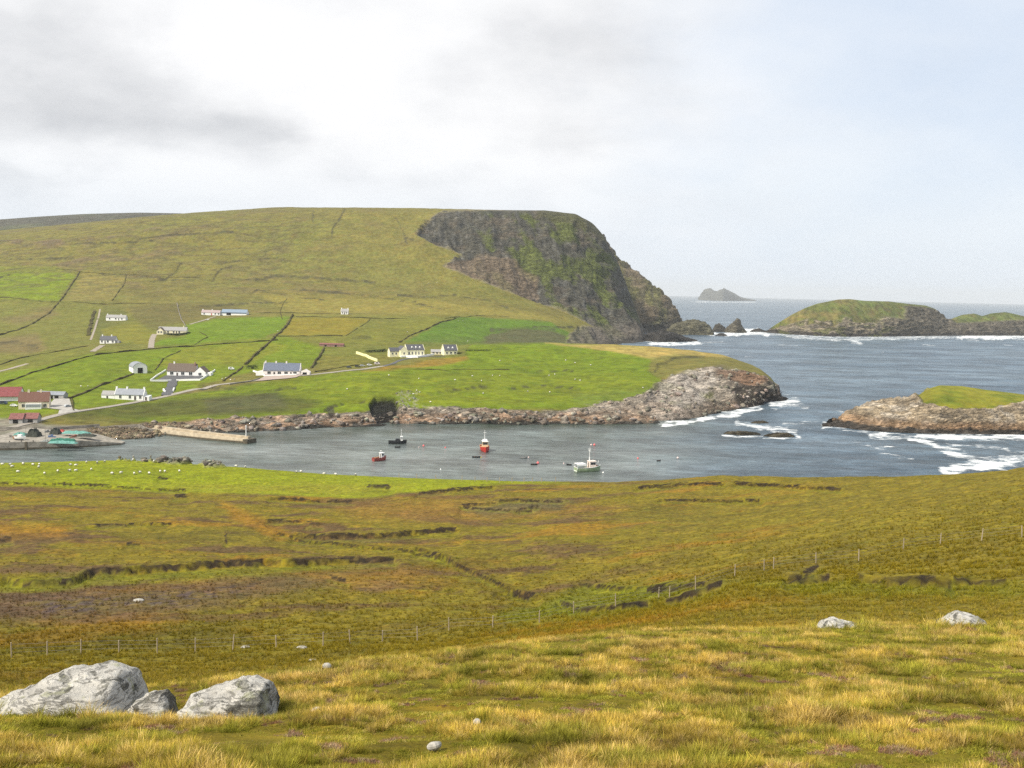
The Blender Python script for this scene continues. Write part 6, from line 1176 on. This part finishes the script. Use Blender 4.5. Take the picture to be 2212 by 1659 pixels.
# ------------------------------------------------------------------ loose rocks of the shores (uncountable)
def rubble(P, M, n, smin, smax, col, seed, name='rubble', cl=(0.6, 1.2)):
    idx = np.argwhere(M > 0.6); r2 = np.random.default_rng(seed); pick = idx[r2.integers(0, len(idx), n)]
    ico = [(0, 0, -1), (.72, -.53, -.45), (-.28, -.85, -.45), (-.89, 0, -.45), (-.28, .85, -.45), (.72, .53, -.45), (.28, -.85, .45), (-.72, -.53, .45), (-.72, .53, .45), (.28, .85, .45), (.89, 0, .45), (0, 0, 1)]
    fc = [(0, 1, 2), (1, 0, 5), (0, 2, 3), (0, 3, 4), (0, 4, 5), (1, 5, 10), (2, 1, 6), (3, 2, 7), (4, 3, 8), (5, 4, 9), (1, 10, 6), (2, 6, 7), (3, 7, 8), (4, 8, 9), (5, 9, 10), (6, 10, 11), (7, 6, 11), (8, 7, 11), (9, 8, 11), (10, 9, 11)]
    ico = np.array(ico); fc = np.array(fc); s = (smin + (smax - smin) * r2.random(n) ** 3)[:, None, None]
    V = ico[None] * (0.65 + 0.7 * r2.random((n, 12, 1))) * s * (0.6 + r2.random((n, 1, 3)) * [1.0, 1.0, 0.5]); C = P[pick[:, 0], pick[:, 1]][:, None, :]
    V = V + C + np.array([0, 0, 0.1]); Fa = fc[None] + (np.arange(n) * 12)[:, None, None]
    me = bpy.data.meshes.new(name); me.vertices.add(n * 12); me.vertices.foreach_set('co', V.reshape(-1)); k = n * 20; me.loops.add(k * 3); me.polygons.add(k); me.loops.foreach_set('vertex_index', Fa.reshape(-1).astype(np.int32)); me.polygons.foreach_set('loop_start', np.arange(0, k * 3, 3, dtype=np.int32))
    a = me.attributes.new('ground', 'FLOAT_COLOR', 'POINT'); cc_ = np.ones((n, 12, 4)); cc_[..., :3] = np.array(col) * (cl[0] + (cl[1] - cl[0]) * r2.random((n, 1, 1))) * (1 + 0.15 * (r2.random((n, 1, 3)) - 0.5)); a.data.foreach_set('color', cc_.reshape(-1)); b = me.attributes.new('rock', 'FLOAT', 'POINT'); b.data.foreach_set('value', np.ones(n * 12))
    me.materials.append(M_far); me.update(calc_edges=True); o = link(bpy.data.objects.new(name, me)); tag(o, kind='stuff'); return o
shoreM = shore * (PB[..., 2] > 0.3) * (TB < 2.1)
rubble(PB, shoreM, 900, 0.3, 2.2, (0.38, 0.33, 0.27), 5, 'shore_rubble')
rubble(PB, prom * (PB[..., 2] > 0.5), 160, 0.5, 2.6, (0.36, 0.31, 0.25), 6, 'shore_rubble')
rubble(PB, polymask(uB, vB, [(190, 925), (360, 912), (420, 918), (360, 948), (240, 956), (190, 945)], 5) * (PB[..., 2] > 0.2) * (TB < 2.3), 2200, 0.3, 1.3, (0.30, 0.24, 0.16), 8, 'shore_rubble')
rubble(PA, crag * (PA[..., 1] > 300), 130, 0.3, 1.2, (0.34, 0.31, 0.25), 7, 'shore_rubble')
rubble(PB, polymask(uB, vB, [(855, 842), (905, 842), (900, 882), (855, 885)], 4) * (TB > 1.9), 45, 0.3, 1.1, (0.36, 0.34, 0.29), 9, 'scree')

# ------------------------------------------------------------------ grass
def tufts():
    V, Fc, Hh, Pr = [], [], [], []
    def blade(px_, py_, h, bend, az_, w_, pr, curl=1.0):
        n = 4; side = np.array([-math.sin(az_), math.cos(az_), 0]); out = np.array([math.cos(az_), math.sin(az_), 0]); k = len(V)
        for i in range(n + 1):
            t = i / n; c_ = np.array([px_, py_, 0]) + out * bend * t ** 1.8 * curl + np.array([0, 0, h * (t - 0.28 * bend / max(h, .01) * t ** 2.5)]); ww_ = w_ * (1 - t) ** 0.7
            if i < n: V.append(c_ - side * ww_); V.append(c_ + side * ww_); Hh.extend([t, t]); Pr.extend([pr, pr])
            else: V.append(c_); Hh.append(t); Pr.append(pr)
        for i in range(n - 1): Fc.append((k + 2 * i, k + 2 * i + 1, k + 2 * i + 3, k + 2 * i + 2))
        Fc.append((k + 2 * n - 2, k + 2 * n - 1, k + 2 * n))
    r = random.Random(3)
    for pr in range(3):          # long tussock grass
        for _ in range(30): a = r.random() * 6.28; rr = 0.055 * math.sqrt(r.random()); blade(rr * math.cos(a), rr * math.sin(a), 0.13 + 0.13 * r.random(), 0.03 + 0.14 * r.random(), a + r.uniform(-0.8, 0.8), 0.0024 + 0.0024 * r.random(), pr)
    for pr in range(3, 5):       # short turf
        for _ in range(40): a = r.random() * 6.28; rr = 0.09 * math.sqrt(r.random()); blade(rr * math.cos(a), rr * math.sin(a), 0.035 + 0.055 * r.random(), 0.02 + 0.05 * r.random(), r.random() * 6.28, 0.0024 + 0.0022 * r.random(), pr)
    for _ in range(46):          # heather: stubby side shoots
        a = r.random() * 6.28; rr = 0.09 * math.sqrt(r.random()); x0 = rr * math.cos(a); y0 = rr * math.sin(a); blade(x0, y0, 0.05 + 0.06 * r.random(), 0.03, r.random() * 6.28, 0.004, 5)
        blade(x0, y0, 0.04 + 0.05 * r.random(), 0.05, r.random() * 6.28, 0.005, 5)
    return np.array(V), Fc, Hh, Pr
TV, TF, TH, TP = tufts()
def sample_ground(P, wgt, n, seed):
    r2 = np.random.default_rng(seed); a = P[:-1, :-1]; b = P[:-1, 1:]; d = P[1:, :-1]; area = np.linalg.norm(np.cross(b - a, d - a), axis=-1) * wgt[:-1, :-1]; p_ = area.reshape(-1).cumsum(); p_ /= p_[-1]
    k = np.searchsorted(p_, r2.random(n)); i, j = np.unravel_index(np.minimum(k, area.size - 1), area.shape); s, t = r2.random(n)[:, None], r2.random(n)[:, None]
    pos = (P[i, j] * (1 - s) + P[i, j + 1] * s) * (1 - t) + (P[i + 1, j] * (1 - s) + P[i + 1, j + 1] * s) * t
    return pos, i, j
UA, VA_ = proj(GA); YA = GA[..., 1]
inview = np.where(YA < 30, (UA > -1100) & (UA < 3300) & (VA_ < 2100), (UA > -420) & (UA < 2630)).astype(float) * np.where((UA > -260) & (UA < 2470) & (VA_ < 1780), 1.0, 0.45)
nearw = inview * (YA > 2.4) * (YA < 21) * np.clip(11 / np.maximum(YA, 4), 0.5, 2.2) ** 1.5
midw = inview * (YA >= 19) * (YA < 190) * (VA_ > 1000) * (30 / np.maximum(YA, 20)) ** 1.35 * sst(cA[..., 0], 0.035, 0.06) * sst(YA, 190, 60) * (1 - bankm)
PTS, PRO, SCL, TNT = [], [], [], []
def add_pts(w_, n, seed, base_s, mid=False):
    pos, i, j = sample_ground(GA, w_, n, seed); r2 = np.random.default_rng(seed + 50); x, y = pos[:, 0], pos[:, 1]
    pnn = fbm(x / 1.6, y / 1.6, 3); pn2 = fbm(x / 0.55 + 9, y / 0.55, 3); pn3 = fbm(x / 4.5 + 3, y / 3.5 + 1, 3)
    kind = np.where(pnn + 0.5 * pn2 + 0.35 * pn3 > -0.12, r2.integers(0, 3, n), r2.integers(3, 5, n))
    heath = (fbm(x / 0.5 + 50, y / 0.4, 3) + 0.35 * pn3) > (0.40 if not mid else 0.5); kind = np.where(heath & (r2.random(n) < 0.8), 5, kind)
    tus = fbm(x / 0.34 + 7, y / 0.34, 2); tus2 = fbm(x / 0.8 + 2, y / 0.7 + 5, 2)
    straw = np.array([0.54, 0.42, 0.19]); gold = np.array([0.40, 0.295, 0.066]); green = np.array([0.19, 0.215, 0.024]); olive = np.array([0.33, 0.28, 0.045])
    t = np.clip(0.5 + 0.9 * pn3 + 0.5 * pnn + 0.25 * r2.normal(0, 1, n), 0, 1)[:, None]; col = olive * (1 - t) + gold * t
    t2 = (r2.random(n) < 0.22 + 0.45 * np.clip(pnn, 0, 1))[:, None]; col = np.where(t2, col * 0.35 + straw * 0.65, col)
    g2 = (fbm(x / 0.9 + 20, y / 0.8 + 3, 3) + 0.25 * r2.normal(0, 1, n) > 0.12)[:, None]; col = np.where(g2 | ((kind[:, None] >= 3) & (r2.random(n)[:, None] < 0.6)), col * 0.3 + green * 0.7, col)
    hc = np.where((r2.random(n) < 0.5)[:, None], np.array([0.22, 0.12, 0.075]), np.array([0.26, 0.20, 0.13])); hc = np.where((r2.random(n) < 0.10)[:, None], np.array([0.22, 0.14, 0.11]), hc); col = np.where(kind[:, None] == 5, hc, col)
    if mid: gcol = cA[i, j]; fm_ = (0.45 * sst(pos[:, 1], 90, 25))[:, None]; col = fm_ * col * 1.2 + (1 - fm_) * gcol * (1.15 + 0.7 * r2.random((n, 1)))
    col = col * (0.8 + 0.4 * r2.random((n, 1)))
    sc = base_s * (0.7 + 0.6 * r2.random(n)) * (1 + 0.35 * np.clip(pnn, -0.6, 1))
    if not mid: sc = sc * np.clip(1 + 0.8 * tus + 0.25 * tus2, 0.6, 1.3); col = col * np.clip(1 + 0.5 * tus2 + 0.35 * tus, 0.55, 1.5)[:, None]
    if mid: sc = sc * np.clip(pos[:, 1] / 45, 0.75, 1.9)
    else:
        uu, vv = proj(pos); sc = np.where((uu > 375) & (uu < 625) & (vv > 1535) & (vv < 1610), sc * 0.45, sc)
    PTS.append(pos + np.array([0, 0, -0.012])); PRO.append(kind); SCL.append(sc); TNT.append(col)
add_pts(nearw, 290000, 1, 0.34)
collar = nearw * (polymask(UA, VA_, [(-80, 1520), (120, 1512), (250, 1502), (330, 1512), (400, 1520), (400, 1548), (200, 1560), (-80, 1575)], 6) + polymask(UA, VA_, [(380, 1560), (500, 1562), (620, 1552), (640, 1575), (500, 1590), (380, 1585)], 5) + polymask(UA, VA_, [(1740, 1352), (1900, 1352), (1900, 1370), (1740, 1370)], 4) + polymask(UA, VA_, [(2000, 1356), (2180, 1360), (2180, 1376), (2000, 1374)], 4))
add_pts(collar + 1e-9, 6500, 4, 0.62); add_pts(midw, 80000, 2, 0.85, True)
PTS = np.concatenate(PTS); PRO = np.concatenate(PRO); SCL = np.concatenate(SCL); TNT = np.concatenate(TNT); nt, npn = len(TV), len(PTS)
me = bpy.data.meshes.new('grass'); allv = np.concatenate([TV, PTS]); me.vertices.add(len(allv)); me.vertices.foreach_set('co', allv.reshape(-1).astype(np.float32))
li = [q for f in TF for q in f]; ls = np.cumsum([0] + [len(f) for f in TF])[:-1]; me.loops.add(len(li)); me.polygons.add(len(TF)); me.loops.foreach_set('vertex_index', np.array(li, np.int32)); me.polygons.foreach_set('loop_start', ls.astype(np.int32))
def fattr(nm, typ, key, arr): a = me.attributes.new(nm, typ, 'POINT'); a.data.foreach_set(key, np.asarray(arr).reshape(-1))
fattr('proto', 'INT', 'value', np.concatenate([np.array(TP), PRO]).astype(np.int32)); fattr('seed', 'BOOLEAN', 'value', np.concatenate([np.zeros(nt), np.ones(npn)]).astype(bool)); fattr('tall', 'FLOAT', 'value', np.concatenate([np.array(TH), np.zeros(npn)]).astype(np.float32))
fattr('size', 'FLOAT', 'value', np.concatenate([np.ones(nt), SCL]).astype(np.float32)); rot = np.zeros((nt + npn, 3), np.float32); rot[nt:, 2] = RNG.random(npn) * 6.283; rot[nt:, 0] = 0.25 + RNG.normal(0, 0.1, npn); rot[nt:, 1] = RNG.normal(0, 0.12, npn)
rot[nt:, 0] = RNG.normal(0, 0.32, npn); rot[nt:, 1] = RNG.normal(0, 0.3, npn); fattr('turn', 'FLOAT_VECTOR', 'vector', rot); t4 = np.ones((nt + npn, 4), np.float32); t4[nt:, :3] = TNT; fattr('tint', 'FLOAT_COLOR', 'color', t4)
me.update(calc_edges=True)
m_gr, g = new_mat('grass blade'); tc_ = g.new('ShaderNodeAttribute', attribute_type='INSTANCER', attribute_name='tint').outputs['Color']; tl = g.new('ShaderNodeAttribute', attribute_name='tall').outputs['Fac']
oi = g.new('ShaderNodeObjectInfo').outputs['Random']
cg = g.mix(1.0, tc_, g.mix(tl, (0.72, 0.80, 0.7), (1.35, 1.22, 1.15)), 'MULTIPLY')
ge = g.new('ShaderNodeNewGeometry').outputs['Random Per Island']; cg = g.mix(1.0, cg, g.ss(ge, 0.0, 1.0, 0.45, 1.65), 'MULTIPLY')
df = g.new('ShaderNodeBsdfDiffuse'); g.put(df.inputs[0], cg); tr_ = g.new('ShaderNodeBsdfTranslucent'); g.put(tr_.inputs[0], cg); ms = g.new('ShaderNodeMixShader'); ms.inputs[0].default_value = 0.35; g.l.new(df.outputs[0], ms.inputs[1]); g.l.new(tr_.outputs[0], ms.inputs[2]); oo = g.new('ShaderNodeOutputMaterial'); g.l.new(ms.outputs[0], oo.inputs[0])
me.materials.append(m_gr); grass = link(bpy.data.objects.new('grass', me)); tag(grass, kind='stuff')
ng = bpy.data.node_groups.new('scatter grass', 'GeometryNodeTree'); ng.interface.new_socket('Geometry', in_out='INPUT', socket_type='NodeSocketGeometry'); ng.interface.new_socket('Geometry', in_out='OUTPUT', socket_type='NodeSocketGeometry')
N_ = ng.nodes; Lk = ng.links; gi = N_.new('NodeGroupInput'); go = N_.new('NodeGroupOutput')
def named(nm, typ): a = N_.new('GeometryNodeInputNamedAttribute'); a.data_type = typ; a.inputs[0].default_value = nm; return a.outputs[0]
sg = N_.new('GeometryNodeSeparateGeometry'); sg.domain = 'POINT'; Lk.new(gi.outputs[0], sg.inputs[0]); Lk.new(named('seed', 'BOOLEAN'), sg.inputs[1]); jn = N_.new('GeometryNodeGeometryToInstance'); protos = []
pat = named('proto', 'INT')
for k in range(6):
    cp = N_.new('FunctionNodeCompare'); cp.data_type = 'INT'; cp.operation = 'EQUAL'; Lk.new(pat, cp.inputs[2]); cp.inputs[3].default_value = k
    s1 = N_.new('GeometryNodeSeparateGeometry'); s1.domain = 'POINT'; Lk.new(sg.outputs[1], s1.inputs[0]); Lk.new(cp.outputs[0], s1.inputs[1]); gi1 = N_.new('GeometryNodeGeometryToInstance'); Lk.new(s1.outputs[0], gi1.inputs[0]); protos.append(gi1)
N_.remove(jn); jg = N_.new('GeometryNodeJoinGeometry')
for q in reversed(protos): Lk.new(q.outputs[0], jg.inputs[0])
ip = N_.new('GeometryNodeInstanceOnPoints'); Lk.new(sg.outputs[0], ip.inputs['Points']); Lk.new(jg.outputs[0], ip.inputs['Instance']); ip.inputs['Pick Instance'].default_value = True; Lk.new(pat, ip.inputs['Instance Index'])
er = N_.new('FunctionNodeEulerToRotation'); Lk.new(named('turn', 'FLOAT_VECTOR'), er.inputs[0]); Lk.new(er.outputs[0], ip.inputs['Rotation']); Lk.new(named('size', 'FLOAT'), ip.inputs['Scale']); Lk.new(ip.outputs[0], go.inputs[0])
md = grass.modifiers.new('scatter', 'NODES'); md.node_group = ng
